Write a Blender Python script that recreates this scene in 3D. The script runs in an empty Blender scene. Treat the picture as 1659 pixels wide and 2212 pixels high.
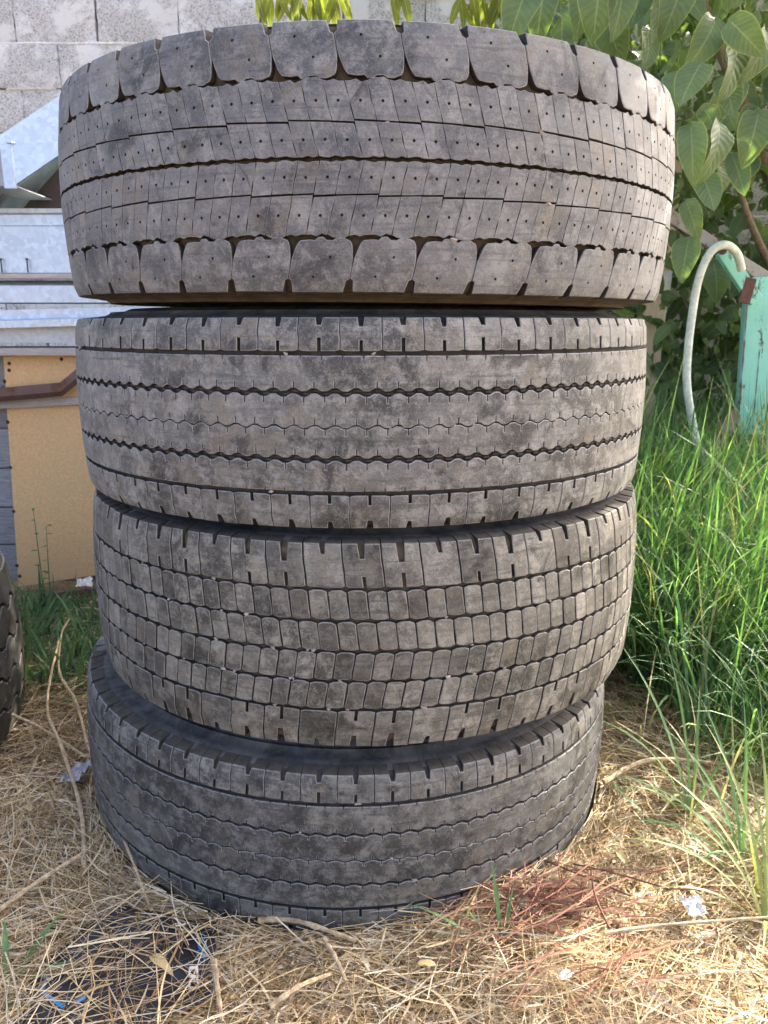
import bpy, bmesh, math, random
import numpy as np
from mathutils import Vector, Matrix, noise
from mathutils.geometry import delaunay_2d_cdt

random.seed(7); RNG = np.random.default_rng(7)
PI = math.pi
scene = bpy.context.scene
COL = scene.collection

# ------------------------------------------------------------------ camera, sky, sun, exposure
CAMZ = 0.885; PITCH = math.radians(13.75)
cam_d = bpy.data.cameras.new('camera'); cam = bpy.data.objects.new('camera', cam_d); COL.objects.link(cam)
cam.location = (0, 0, CAMZ); cam.rotation_euler = (PI/2 - PITCH, 0, 0)
cam_d.sensor_fit = 'HORIZONTAL'; cam_d.sensor_width = 36; cam_d.lens = 36
cam_d.clip_start = 0.05; cam_d.clip_end = 400
cam_d.dof.use_dof = True; cam_d.dof.focus_distance = 1.05; cam_d.dof.aperture_fstop = 16
scene.camera = cam
SUN_AZ = math.radians(52); SUN_EL = math.radians(38)
world = bpy.data.worlds.new('World'); scene.world = world; world.use_nodes = True
wn = world.node_tree
sky = wn.nodes.new('ShaderNodeTexSky'); sky.sky_type = 'NISHITA'; sky.sun_disc = False
sky.sun_elevation = SUN_EL; sky.sun_rotation = SUN_AZ; sky.air_density = .48; sky.dust_density = 8; sky.ozone_density = 0.3
bgn = wn.nodes['Background']; bgn.inputs[1].default_value = 0.15
wn.links.new(sky.outputs[0], bgn.inputs[0])
sl = bpy.data.lights.new('sun', 'SUN'); sl.energy = 3.0; sl.angle = math.radians(0.6); sl.color = (1, .93, .8)
sun = bpy.data.objects.new('sun', sl); COL.objects.link(sun)
sd = Vector((math.sin(SUN_AZ)*math.cos(SUN_EL), math.cos(SUN_AZ)*math.cos(SUN_EL), math.sin(SUN_EL)))
sun.rotation_euler = sd.to_track_quat('Z', 'Y').to_euler(); sun.location = sd*20
scene.view_settings.view_transform = 'Standard'; scene.view_settings.look = 'None'
scene.view_settings.exposure = 2.75; scene.view_settings.gamma = 1.0
cy = scene.cycles
cy.max_bounces = 6; cy.diffuse_bounces = 3; cy.glossy_bounces = 2; cy.transmission_bounces = 3; cy.transparent_max_bounces = 4

def P(px, py, Y):                                 # a point of the place seen at (px, py) of a 1659 x 2212 picture, at distance Y
    dx = (px - 829.5)/1659; dv = (py - 1106)/1659
    t = Y/(math.cos(PITCH) - dv*math.sin(PITCH))
    return Vector((dx*t, Y, CAMZ - (math.sin(PITCH) + dv*math.cos(PITCH))*t))
def G(px, py, z=0.0):
    dx = (px - 829.5)/1659; dv = (py - 1106)/1659
    t = (CAMZ - z)/(math.sin(PITCH) + dv*math.cos(PITCH))
    return Vector((dx*t, t*(math.cos(PITCH) - dv*math.sin(PITCH)), z))

# ------------------------------------------------------------------ helpers
def tag(o, label=None, cat=None, group=None, kind=None):
    if label: o['label'] = label
    if cat: o['category'] = cat
    if group: o['group'] = group
    if kind: o['kind'] = kind
    return o
def link(name, me, mat=None, parent=None):
    o = bpy.data.objects.new(name, me); COL.objects.link(o)
    if mat is not None and me is not None and not me.materials: me.materials.append(mat)
    if parent: o.parent = parent
    return o
def empty(name, loc=(0, 0, 0), rot=(0, 0, 0)):
    o = bpy.data.objects.new(name, None); COL.objects.link(o); o.location = loc; o.rotation_euler = rot
    o.empty_display_size = .05
    return o
def pymesh(name, v, f, smooth=None):
    me = bpy.data.meshes.new(name); me.from_pydata([tuple(p) for p in v], [], f); me.update()
    if smooth is not None:
        me.shade_smooth(); me.set_sharp_from_angle(angle=math.radians(smooth))
    return me
def npmesh(name, v, f):                            # f: (m,3) or (m,4)
    v = np.asarray(v, dtype=np.float32); f = np.asarray(f, dtype=np.int32)
    me = bpy.data.meshes.new(name); k = f.shape[1]
    me.vertices.add(len(v)); me.vertices.foreach_set('co', v.ravel())
    me.loops.add(f.size); me.loops.foreach_set('vertex_index', f.ravel())
    me.polygons.add(len(f)); me.polygons.foreach_set('loop_start', np.arange(0, f.size, k, dtype=np.int32))
    me.update(calc_edges=True); me.validate()
    return me
def ribbons(pts, side, w):
    n, k, _ = pts.shape
    v = np.stack([pts - side*w[..., None]/2, pts + side*w[..., None]/2], axis=2).reshape(-1, 3)
    b = (np.arange(n)*k*2)[:, None, None]; i = (np.arange(k-1)*2)[None, :, None]
    q = b + i + np.array([0, 1, 3, 2])[None, None, :]
    return v, q.reshape(-1, 4)
def box_bm(bm, lo, hi, M=None):
    vs = [bm.verts.new((x, y, z)) for x in (lo[0], hi[0]) for y in (lo[1], hi[1]) for z in (lo[2], hi[2])]
    for q in ((0, 1, 3, 2), (4, 6, 7, 5), (0, 4, 5, 1), (2, 3, 7, 6), (0, 2, 6, 4), (1, 5, 7, 3)): bm.faces.new([vs[i] for i in q])
    if M is not None: bmesh.ops.transform(bm, matrix=M, verts=vs)
    return vs
def bm_mesh(bm, name, bevel=0, seg=2, smooth=None):
    bmesh.ops.recalc_face_normals(bm, faces=bm.faces[:])
    if bevel:
        bmesh.ops.bevel(bm, geom=bm.edges[:], offset=bevel, segments=seg, affect='EDGES', profile=.6)
    me = bpy.data.meshes.new(name); bm.to_mesh(me); bm.free()
    if smooth is not None: me.shade_smooth(); me.set_sharp_from_angle(angle=math.radians(smooth))
    return me
def box(name, lo, hi, mat, parent=None, bevel=.003):
    bm = bmesh.new(); box_bm(bm, lo, hi)
    return link(name, bm_mesh(bm, name, bevel), mat, parent)
def tube_mesh(name, pts, rad, n=8, cap=True):
    pts = [Vector(p) for p in pts]; V = []; F = []
    if not hasattr(rad, '__len__'): rad = [rad]*len(pts)
    up = Vector((0, 0, 1)); prev = None
    for i, p in enumerate(pts):
        t = (pts[min(i+1, len(pts)-1)] - pts[max(i-1, 0)]).normalized()
        if prev is None:
            a = t.cross(up)
            if a.length < .1: a = t.cross(Vector((1, 0, 0)))
        else: a = prev - t*prev.dot(t)
        a.normalize(); prev = a; b = t.cross(a)
        for k in range(n):
            an = 2*PI*k/n; V.append(p + (a*math.cos(an) + b*math.sin(an))*rad[i])
    for i in range(len(pts)-1):
        for k in range(n): F.append((i*n+k, i*n+(k+1) % n, (i+1)*n+(k+1) % n, (i+1)*n+k))
    if cap: F.append(tuple(range(n))[::-1]); F.append(tuple((len(pts)-1)*n+k for k in range(n)))
    return pymesh(name, V, F, 40)
def smooth_path(ctrl, n=40):
    ctrl = [Vector(c) for c in ctrl]; out = []; m = len(ctrl)-1
    for i in range(n+1):
        t = i/n*m; k = min(int(t), m-1); u = t-k
        p0, p1, p2, p3 = ctrl[max(k-1, 0)], ctrl[k], ctrl[k+1], ctrl[min(k+2, m)]
        out.append(.5*((2*p1) + (p2-p0)*u + (2*p0-5*p1+4*p2-p3)*u*u + (3*p1-p0-3*p2+p3)*u**3))
    return out

# ------------------------------------------------------------------ materials
class N:
    def __init__(s, name):
        s.m = bpy.data.materials.new(name); s.m.use_nodes = True; s.t = s.m.node_tree
        s.b = s.t.nodes['Principled BSDF']; s.out = s.t.nodes['Material Output']
        s.pos = s.t.nodes.new('ShaderNodeNewGeometry'); s.oi = s.t.nodes.new('ShaderNodeObjectInfo')
    def new(s, typ, **kw):
        n = s.t.nodes.new(typ)
        for k, v in kw.items(): setattr(n, k, v)
        return n
    def l(s, a, b): s.t.links.new(a, b)
    def vec(s, scale=(1, 1, 1), src=None):
        m = s.new('ShaderNodeMapping'); m.inputs['Scale'].default_value = scale
        s.l(src or s.pos.outputs['Position'], m.inputs['Vector']); return m.outputs[0]
    def noise(s, sc, det=6, rough=.6, vec=None, dist=0):
        n = s.new('ShaderNodeTexNoise'); n.inputs['Scale'].default_value = sc; n.inputs['Detail'].default_value = det
        n.inputs['Roughness'].default_value = rough; n.inputs['Distortion'].default_value = dist
        s.l(vec or s.pos.outputs['Position'], n.inputs['Vector']); return n.outputs['Fac']
    def ramp(s, fac, stops, interp='LINEAR'):
        r = s.new('ShaderNodeValToRGB'); e = r.color_ramp.elements; r.color_ramp.interpolation = interp
        while len(e) > 1: e.remove(e[-1])
        for i, (p, c) in enumerate(stops):
            el = e[0] if i == 0 else e.new(p)
            el.position = p; el.color = (c if len(c) == 4 else (*c, 1)) if hasattr(c, '__len__') else (c, c, c, 1)
        s.l(fac, r.inputs[0]); return r.outputs[0]
    def mix(s, fac, a, b, typ='MIX'):
        n = s.new('ShaderNodeMix', data_type='RGBA', blend_type=typ)
        for sock, v in ((n.inputs[0], fac), (n.inputs[6], a), (n.inputs[7], b)):
            if isinstance(v, (int, float)): sock.default_value = v
            elif isinstance(v, (tuple, list)): sock.default_value = (*v, 1) if len(v) == 3 else v
            else: s.l(v, sock)
        return n.outputs[2]
    def math(s, op, a, b=None):
        n = s.new('ShaderNodeMath', operation=op)
        for i, v in enumerate((a, b)):
            if v is None: continue
            if isinstance(v, (int, float)): n.inputs[i].default_value = v
            else: s.l(v, n.inputs[i])
        return n.outputs[0]
    def bump(s, h, dist, strength=1, prev=None):
        n = s.new('ShaderNodeBump'); n.inputs['Distance'].default_value = dist; n.inputs['Strength'].default_value = strength
        s.l(h, n.inputs['Height'])
        if prev is not None: s.l(prev, n.inputs['Normal'])
        s.l(n.outputs[0], s.b.inputs['Normal']); return n.outputs[0]
    def new_rot(s, src, a):
        m = s.new('ShaderNodeMapping'); m.inputs['Rotation'].default_value = (0, a, 0); s.l(src, m.inputs['Vector']); return m.outputs[0]
    def color(s, c):
        if isinstance(c, (tuple, list)): s.b.inputs['Base Color'].default_value = (*c, 1)
        else: s.l(c, s.b.inputs['Base Color'])
    def rough(s, r):
        if isinstance(r, (int, float)): s.b.inputs['Roughness'].default_value = r
        else: s.l(r, s.b.inputs['Roughness'])

EDGE = {}
def rubber(name, dark, mid, dust, seed=0.0, brown=(.215, .185, .130), rnd=(.72, 1.18), axis=(-.04, 1.46)):
    m = N(name)
    mp = m.new('ShaderNodeMapping'); mp.inputs['Location'].default_value = (seed, seed*1.7, seed*.6)
    m.l(m.pos.outputs['Position'], mp.inputs['Vector']); v = mp.outputs[0]
    sp = m.new('ShaderNodeSeparateXYZ'); m.l(m.pos.outputs['Position'], sp.inputs[0])
    ang = m.math('ARCTAN2', m.math('SUBTRACT', sp.outputs[0], axis[0]), m.math('SUBTRACT', axis[1], sp.outputs[1]))
    cb = m.new('ShaderNodeCombineXYZ'); m.l(m.math('MULTIPLY', ang, .5), cb.inputs[0]); m.l(m.math('ADD', sp.outputs[2], seed), cb.inputs[2])   # along the tread, up the tyre
    big = m.noise(7, 3, .6, v, .5); mot = m.noise(40, 9, .84, v, .2); fine = m.noise(520, 2, .6, v)
    c = m.mix(m.ramp(big, [(.40, 0), (.56, 1)]), dark, mid)
    c = m.mix(m.ramp(mot, [(.46, 0), (.60, .8)]), c, dust)                                  # dried dust, patchy with crisp edges
    rub = m.noise(1, 4, .6, m.vec((9, 1, 150), cb.outputs[0]), .6)                           # scuffs that run round the tyre
    c = m.mix(m.ramp(rub, [(.53, 0), (.68, .6)]), c, tuple(x*.8 for x in dark))
    dia = m.noise(1, 3, .6, m.vec((150, 1, 26), m.new_rot(cb.outputs[0], .6)), .4)          # slanting scrapes
    c = m.mix(m.ramp(dia, [(.63, 0), (.74, .5)]), c, tuple(min(1, x*1.15) for x in dust))
    dirt = m.noise(13, 6, .7, v, .8)
    c = m.mix(m.ramp(dirt, [(.53, 0), (.66, .55)]), c, brown)
    blot = m.noise(16, 7, .7, v, .5)
    c = m.mix(m.ramp(blot, [(.54, 0), (.63, .8)]), c, tuple(x*.5 for x in dark))
    c = m.mix(m.ramp(fine, [(.58, 0), (.72, .35)]), c, tuple(min(1, x*1.3) for x in dust))
    c = m.mix(m.ramp(fine, [(.30, .45), (.42, 0)]), c, tuple(x*.4 for x in dark))
    c = m.mix(1.0, c, m.ramp(m.oi.outputs['Random'], [(0, rnd[0]), (1, rnd[1])]), 'MULTIPLY')
    m.color(c); m.rough(m.ramp(mot, [(.4, .5), (.62, .88)])); m.b.inputs['Specular IOR Level'].default_value = .45
    m.bump(m.math('ADD', m.math('MULTIPLY', mot, .5), m.math('MULTIPLY', fine, .5)), .0008, .7)
    return m.m
def simple(name, c, rough=.6, metal=0, nsc=30, var=.25, bump=.001, dark=.6, vec=(1, 1, 1)):
    m = N(name); n = m.noise(nsc, 6, .65, m.vec(vec))
    m.color(m.mix(m.ramp(n, [(.35, 0), (.65, 1)]), tuple(x*(1-var)*1 for x in c), tuple(min(1, x*(1+var*.6)) for x in c)))
    m.rough(rough); m.b.inputs['Metallic'].default_value = metal
    if bump: m.bump(n, bump, .6)
    return m.m

M = {}
M['r1'] = rubber('worn_rubber_blue_grey', (.086, .090, .094), (.160, .164, .165), (.305, .304, .288), 0, rnd=(.84, 1.12))
M['r2'] = rubber('worn_rubber_grey', (.064, .065, .061), (.158, .158, .148), (.350, .343, .308), 3.1, rnd=(.84, 1.12))
M['r3'] = rubber('worn_rubber_brown_grey', (.058, .056, .047), (.148, .142, .120), (.325, .308, .255), 7.7, rnd=(.62, 1.22))
M['r4'] = rubber('worn_rubber_dark', (.044, .045, .043), (.110, .110, .101), (.262, .253, .222), 12.3, rnd=(.84, 1.12))
M['r5'] = rubber('worn_rubber_black', (.055, .052, .047), (.090, .085, .076), (.155, .143, .120), 17.3)
M['wallrubber'] = simple('groove_wall_rubber', (.052, .046, .036), .85, 0, 60, .45, .0006)
for k_ in ('r1', 'r2', 'r3', 'r4', 'r5'): EDGE[M[k_].name] = simple(M[k_].name + '_worn_edge', {'r1': (.24, .24, .24), 'r2': (.26, .258, .248), 'r3': (.23, .22, .195), 'r4': (.19, .19, .184), 'r5': (.16, .15, .14)}[k_], .8, 0, 120, .45, 0)
M['groove1'] = simple('groove_dirt', (.100, .078, .048), .9, 0, 60, .45, .001)
M['groove2'] = simple('groove_dirt_grey', (.060, .054, .044), .9, 0, 60, .45, .001)
def side_mat():
    m = N('sidewall_rubber')
    n = m.noise(20, 7, .75, None, .4); f = m.noise(200, 4, .6); d = m.noise(9, 5, .7)
    c = m.mix(m.ramp(n, [(.42, 0), (.62, .9)]), (.042, .043, .044), (.120, .119, .114))
    c = m.mix(m.ramp(d, [(.50, 0), (.68, .7)]), c, (.20, .185, .155))
    m.color(c); m.rough(.78); m.b.inputs['Specular IOR Level'].default_value = .3; m.bump(f, .0006, .7); return m.m
M['side'] = side_mat()
M['side_brown'] = simple('muddy_sidewall', (.13, .098, .062), .75, 0, 26, .45, .0008)

def wallblock_mat():
    m = N('concrete_block')
    v = m.vec((1, 1, 1)); big = m.noise(4.2, 7, .75, v, .4); f = m.noise(120, 5, .8, v); vo = m.noise(38, 8, .75, v)
    c = m.mix(m.ramp(f, [(.36, 0), (.52, 1)]), (.17, .165, .16), (.74, .735, .72))
    c = m.mix(m.ramp(big, [(.48, 0), (.56, .9)]), c, (.92, .92, .905))                    # lime wash left on the blocks
    c = m.mix(m.ramp(vo, [(.60, 0), (.68, .4)]), c, (.36, .34, .32))
    c = m.mix(1, c, m.ramp(m.oi.outputs['Random'], [(0, .86), (1, 1.08)]), 'MULTIPLY')
    m.color(c); m.rough(.95); b = m.bump(f, .006, .9); m.bump(vo, .006, .6, b); return m.m
M['block'] = wallblock_mat()
M['mortar'] = simple('lime_mortar', (.84, .825, .79), .95, 0, 40, .22, .006)
def galv_mat(name, tint, rough):
    m = N(name)
    vo = m.new('ShaderNodeTexVoronoi'); vo.inputs['Scale'].default_value = 70; vo.inputs['Randomness'].default_value = 1
    ds = m.new('ShaderNodeMixRGB'); ds.inputs[0].default_value = .015
    nz = m.new('ShaderNodeTexNoise'); nz.inputs['Scale'].default_value = 30; m.l(m.pos.outputs['Position'], nz.inputs['Vector'])
    m.l(m.pos.outputs['Position'], ds.inputs[1]); m.l(nz.outputs['Color'], ds.inputs[2]); m.l(ds.outputs[0], vo.inputs['Vector'])
    bw = m.new('ShaderNodeRGBToBW'); m.l(vo.outputs['Color'], bw.inputs[0])
    n = m.noise(9, 5, .6); n2 = m.noise(120, 4, .7)
    c = m.mix(m.ramp(bw.outputs[0], [(.2, 0), (.8, 1)]), tuple(x*.78 for x in tint), tint)
    c = m.mix(m.ramp(n, [(.5, 0), (.75, .5)]), c, tuple(x*.8 for x in tint))
    c = m.mix(m.ramp(n2, [(.35, .3), (.6, 0)]), c, tuple(x*.7 for x in tint))
    m.color(c); m.rough(m.ramp(bw.outputs[0], [(0, rough-.1), (1, rough+.1)])); m.b.inputs['Metallic'].default_value = .55
    m.bump(n2, .0006, .5); return m.m
M['galv'] = galv_mat('galvanised_steel', (.68, .80, .92), .40)
M['galv2'] = galv_mat('galvanised_steel_matt', (.62, .67, .70), .5)
def hardboard():
    m = N('hardboard'); f = m.noise(150, 6, .8); b = m.noise(5, 5, .6, None, .5); st = m.noise(16, 5, .6)
    c = m.mix(m.ramp(f, [(.35, 0), (.65, 1)]), (.64, .385, .155), (.86, .560, .275))
    c = m.mix(m.ramp(b, [(.42, 0), (.72, .55)]), c, (.66, .46, .24))
    c = m.mix(m.ramp(st, [(.68, 0), (.78, .45)]), c, (.34, .24, .14))
    m.color(c); m.rough(.7); m.bump(f, .0008, .7); return m.m
M['hard'] = hardboard()
def woodgrey(name, a, b, vec=(2, 20, 20)):
    m = N(name); g = m.noise(9, 8, .7, m.vec(vec), 1.2); k = m.noise(5, 4, .6)
    c = m.mix(m.ramp(g, [(.35, 0), (.65, 1)]), a, b)
    c = m.mix(m.ramp(k, [(.62, 0), (.75, .6)]), c, tuple(x*.5 for x in a))
    c = m.mix(1, c, m.ramp(m.oi.outputs['Random'], [(0, .8), (1, 1.1)]), 'MULTIPLY')
    m.color(c); m.rough(.85); m.bump(g, .003, .8); return m.m
M['plank'] = woodgrey('weathered_plank', (.20, .195, .20), (.40, .39, .39))
M['beam'] = woodgrey('grey_beam', (.40, .36, .32), (.62, .56, .51))
M['post'] = woodgrey('pale_post', (.55, .43, .30), (.74, .61, .45), (20, 20, 2))
def rusty(name, paint, amt, rust=(.13, .065, .045)):
    m = N(name); r = m.noise(11, 9, .72, m.vec((1.6, 1.6, .55)), .6); s = m.noise(70, 6, .7)
    rc = m.mix(m.ramp(s, [(.35, 0), (.7, 1)]), tuple(x*.6 for x in rust), tuple(x*1.7 for x in rust))
    pc = m.mix(m.ramp(m.noise(8, 5, .6), [(.4, 0), (.7, .5)]), paint, tuple(min(1, x*1.25+.04) for x in paint))
    msk = m.ramp(m.math('ADD', m.math('MULTIPLY', r, .75), m.math('MULTIPLY', s, .25)), [(amt, 0), (amt+.05, 1)])
    m.color(m.mix(msk, pc, rc)); m.rough(m.ramp(msk, [(0, .5), (1, .9)])); m.bump(msk, .0008, .6); return m.m
M['teal'] = rusty('chipped_turquoise_paint', (.31, .72, .56), .55)
M['rust'] = rusty('rusty_brown_steel', (.13, .075, .065), .5)
M['rust2'] = rusty('rusty_pale_steel', (.36, .32, .28), .52)
M['galv3'] = galv_mat('galvanised_steel_dull', (.42, .44, .45), .55)
M['shadezinc'] = simple('shaded_zinc', (.20, .225, .225), .6, .3, 14, .3, .001)  # trough metal darkened, the shade of its underside put into the colour
M['shadebrown'] = simple('shade_brown', (.055, .038, .028), .85, 0, 20, .4, .001)  # near black brown that paints the shade below the trough
M['hose'] = simple('stained_white_hose', (.76, .80, .66), .5, 0, 45, .22, .0008)
M['nail'] = simple('dark_nail', (.035, .03, .03), .6, 0, 50, .3, 0)
M['white'] = simple('white_plastic', (.66, .66, .65), .4, 0, 90, .35, .0008)
M['greyplastic'] = simple('grey_plastic', (.42, .43, .46), .4, 0, 20, .35, .001)
M['blackplastic'] = simple('black_plastic', (.020, .022, .030), .45, 0, 24, .5, .0015)
M['blueprint'] = simple('blue_print', (.03, .26, .58), .5, 0, 90, .25, 0)
M['whiteprint'] = simple('white_print', (.62, .64, .66), .5, 0, 90, .25, 0)
pm = N('pebble'); pm.color(pm.mix(pm.noise(160, 4, .6), pm.ramp(pm.oi.outputs['Random'], [(0, (.30, .26, .22)), (.4, (.48, .38, .32)), (.7, (.40, .37, .34)), (1, (.70, .66, .60))]), (.25, .21, .17))); pm.rough(.9); M['pebble'] = pm.m
M['white_paint'] = simple('old_white_paint', (.74, .73, .70), .8, 0, 30, .12, .001)

def island_mat(name, stops, rough=.6, trans=.0, tcol=None, patch=None):
    m = N(name); c = m.ramp(m.pos.outputs['Random Per Island'], stops)
    n = m.noise(60, 3, .6); c = m.mix(1, c, m.ramp(n, [(.3, .78), (.7, 1.1)]), 'MULTIPLY')
    if patch: c = m.mix(m.ramp(m.noise(4.5, 4, .6), [(.42, .0), (.66, .6)]), c, m.mix(1, c, patch, 'MULTIPLY'))
    m.color(c); m.rough(rough); m.b.inputs['Specular IOR Level'].default_value = .3
    if trans:
        t = m.new('ShaderNodeBsdfTranslucent')
        m.l(m.mix(1, c, tcol or (1.3, 1.4, .6), 'MULTIPLY'), t.inputs[0]); mx = m.new('ShaderNodeMixShader'); mx.inputs[0].default_value = trans
        m.l(m.b.outputs[0], mx.inputs[1]); m.l(t.outputs[0], mx.inputs[2]); m.l(mx.outputs[0], m.out.inputs[0])
    return m.m
M['straw'] = island_mat('straw', [(0, (.20, .125, .06)), (.18, (.40, .275, .13)), (.40, (.74, .57, .31)), (.72, (.89, .77, .52)), (.92, (.78, .71, .57)), (1, (.38, .30, .21))], .55, .2, (1, .95, .8), (.62, .52, .42))
M['chaff'] = island_mat('chaff', [(0, (.10, .065, .035)), (.35, (.24, .16, .085)), (.65, (.42, .30, .165)), (.9, (.62, .50, .32)), (1, (.75, .68, .55))], .7, .1, (1, .95, .8))
dm = N('dry_stem'); dn = dm.noise(130, 5, .7); dk = dm.noise(25, 5, .7)
dm.color(dm.mix(dm.ramp(dk, [(.48, 0), (.64, .8)]), dm.mix(dm.ramp(dn, [(.35, 0), (.65, 1)]), (.30, .205, .11), (.68, .54, .33)), (.24, .175, .115))); dm.rough(.75); dm.bump(dn, .0015, .8); M['drystem'] = dm.m
M['twig'] = island_mat('red_twig', [(0, (.16, .065, .04)), (.5, (.36, .15, .095)), (1, (.30, .17, .10))], .6)
M['grass'] = island_mat('green_grass', [(0, (.050, .120, .052)), (.35, (.105, .220, .088)), (.7, (.175, .320, .130)), (.88, (.28, .40, .17)), (.94, (.45, .42, .22)), (1, (.58, .50, .30))], .48, .38, (1.3, 1.4, .6))
M['straygrass'] = island_mat('fading_grass', [(0, (.08, .17, .08)), (.4, (.15, .25, .11)), (.6, (.32, .36, .15)), (.8, (.55, .47, .25)), (1, (.66, .57, .36))], .4, .3, (1.3, 1.4, .6))
M['weed'] = island_mat('weed_leaves', [(0, (.045, .11, .05)), (.5, (.085, .18, .075)), (1, (.16, .27, .12))], .5, .3, (1.4, 1.5, .6))
def leaf_mat(name, a, b, edge, vein, trans=.42):
    m = N(name)
    uv = m.new('ShaderNodeUVMap'); sep = m.new('ShaderNodeSeparateXYZ'); m.l(uv.outputs[0], sep.inputs[0])
    u = m.math('ABSOLUTE', m.math('SUBTRACT', sep.outputs[0], .5)); vv = sep.outputs[1]
    rnd = m.pos.outputs['Random Per Island']
    c = m.mix(rnd, a, b)
    c = m.mix(m.ramp(m.noise(30, 5, .6), [(.4, 0), (.75, .5)]), c, tuple(x*1.35 for x in b))
    lat = m.math('SINE', m.math('MULTIPLY', m.math('SUBTRACT', vv, m.math('MULTIPLY', u, .45)), 62))
    sp = m.noise(55, 4, .7); c = m.mix(m.ramp(sp, [(.64, 0), (.70, .7)]), c, (.20, .13, .05))                # brown blemishes
    c = m.mix(m.ramp(lat, [(.86, 0), (1.0, .30)]), c, vein)
    c = m.mix(m.ramp(u, [(.012, .75), (.030, 0)]), c, vein)
    c = m.mix(m.ramp(u, [(.455, 0), (.49, .7)]), c, edge)
    m.color(c); m.rough(.42); m.bump(lat, .0012, .35)
    t = m.new('ShaderNodeBsdfTranslucent'); m.l(m.mix(1, c, (1.6, 1.7, .6), 'MULTIPLY'), t.inputs[0])
    mx = m.new('ShaderNodeMixShader'); mx.inputs[0].default_value = trans
    m.l(m.b.outputs[0], mx.inputs[1]); m.l(t.outputs[0], mx.inputs[2]); m.l(mx.outputs[0], m.out.inputs[0])
    return m.m
M['leaf'] = leaf_mat('broad_leaf', (.060, .120, .046), (.150, .215, .105), (.38, .44, .14), (.27, .34, .18), .34)
M['leafy'] = leaf_mat('yellowing_leaf', (.09, .14, .032), (.17, .19, .045), (.42, .36, .08), (.45, .45, .18), .45)
M['leafdry'] = leaf_mat('dry_leaf', (.40, .30, .14), (.52, .41, .22), (.34, .22, .10), (.55, .45, .28), .2)
M['bark'] = simple('bark', (.20, .155, .115), .9, 0, 40, .4, .004, vec=(1, 1, .3))
def soil():
    m = N('soil'); a = m.noise(6, 6, .6); f = m.noise(90, 8, .75)
    c = m.mix(m.ramp(f, [(.35, 0), (.65, 1)]), (.075, .052, .032), (.26, .19, .11))
    c = m.mix(m.ramp(a, [(.45, 0), (.7, .6)]), c, (.19, .165, .135))
    m.color(c); m.rough(.95); m.bump(f, .01, .8); return m.m
M['soil'] = soil()

# ------------------------------------------------------------------ ground
def gz(x, y):
    return .018*noise.noise(Vector((x*1.7, y*1.7, 3.3))) + .008*noise.noise(Vector((x*6, y*6, 1.1)))
def build_ground():
    xs = sorted(set([-60, -20, -8] + [round(-4+.08*i, 3) for i in range(101)] + [8, 20, 60]))
    ys = sorted(set([-60, -20, -5] + [round(-.6+.08*i, 3) for i in range(66)] + [8, 20, 120]))
    V = [(x, y, gz(x, y) - .012) for y in ys for x in xs]; nx = len(xs)
    F = [(j*nx+i, j*nx+i+1, (j+1)*nx+i+1, (j+1)*nx+i) for j in range(len(ys)-1) for i in range(nx-1)]
    o = link('ground', pymesh('ground', V, F, 180), M['soil']); tag(o, kind='structure')
build_ground()

# ------------------------------------------------------------------ concrete block wall
def build_wall():
    root = empty('block_wall', (0, 4.2, 0))
    tag(root, 'rough grey concrete block wall with white lime mortar behind the yard', 'wall')
    box('mortar_core', (-4.2, .07, -.1), (4.2, .19, 3.02), M['mortar'], root, 0)
    meshes = []
    for k in range(6):
        bm = bmesh.new(); L = .393
        box_bm(bm, (-L/2, 0, -.096), (L/2, .18, .096))
        bmesh.ops.subdivide_edges(bm, edges=bm.edges[:], cuts=7, use_grid_fill=True)
        rr = random.Random(k)
        for v in bm.verts:
            d = noise.noise(v.co*14 + Vector((k*5, 0, 0)))*.004 + rr.uniform(-.0015, .0015)
            e = max(abs(v.co.x)/(L/2), abs(v.co.z)/.095)
            if v.co.y < .05: v.co.y += d + (rr.uniform(.002, .010) if e > .98 else 0)
            if e > .98: v.co.x += rr.uniform(-.003, .002)*math.copysign(1, v.co.x); v.co.z += rr.uniform(-.002, .002)
        me = bm_mesh(bm, 'concrete_block', 0, smooth=50); me.materials.append(M['block']); meshes.append(me)
    rr = random.Random(3)
    for j in range(15):
        off = .2 if j % 2 else 0
        zc = .12 + j*.2
        xs = np.linspace(-4.2, 4.2, 260); V = []; F = []                                   # lime bed joint over the course
        for i, x in enumerate(xs):
            y = .004 + .006*noise.noise(Vector((x*9, j*3.1, 0))) + (.03 if noise.noise(Vector((x*2.4, j*7.7, 4))) > .12 else 0)
            a = .0085 + .010*max(0, noise.noise(Vector((x*5, j*2.3, 8)))); b = .0085 + .010*max(0, noise.noise(Vector((x*6, j*4.3, 2))))
            V += [(x, .1, zc+.1-a), (x, y+.003, zc+.1-a), (x, y-.006, zc+.1), (x, y+.003, zc+.1+b), (x, .1, zc+.1+b)]
        for i in range(259):
            for k in range(4): F.append((i*5+k, (i+1)*5+k, (i+1)*5+k+1, i*5+k+1))
        link('mortar_joint', pymesh('mortar_joint', V, F, 60), M['mortar'], root)
        for i in range(20):
            x = -3.93 + i*.4 + off + .13 + rr.uniform(-.006, .004)
            if x > 4.0: continue
            o = link('concrete_block', meshes[rr.randrange(6)], None, root)
            o.location = (x, rr.uniform(-.006, .005), zc + rr.uniform(-.002, .002))
            o.rotation_euler = (rr.uniform(-.01, .01), rr.uniform(-.008, .008), rr.uniform(-.008, .008))
build_wall()

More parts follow.
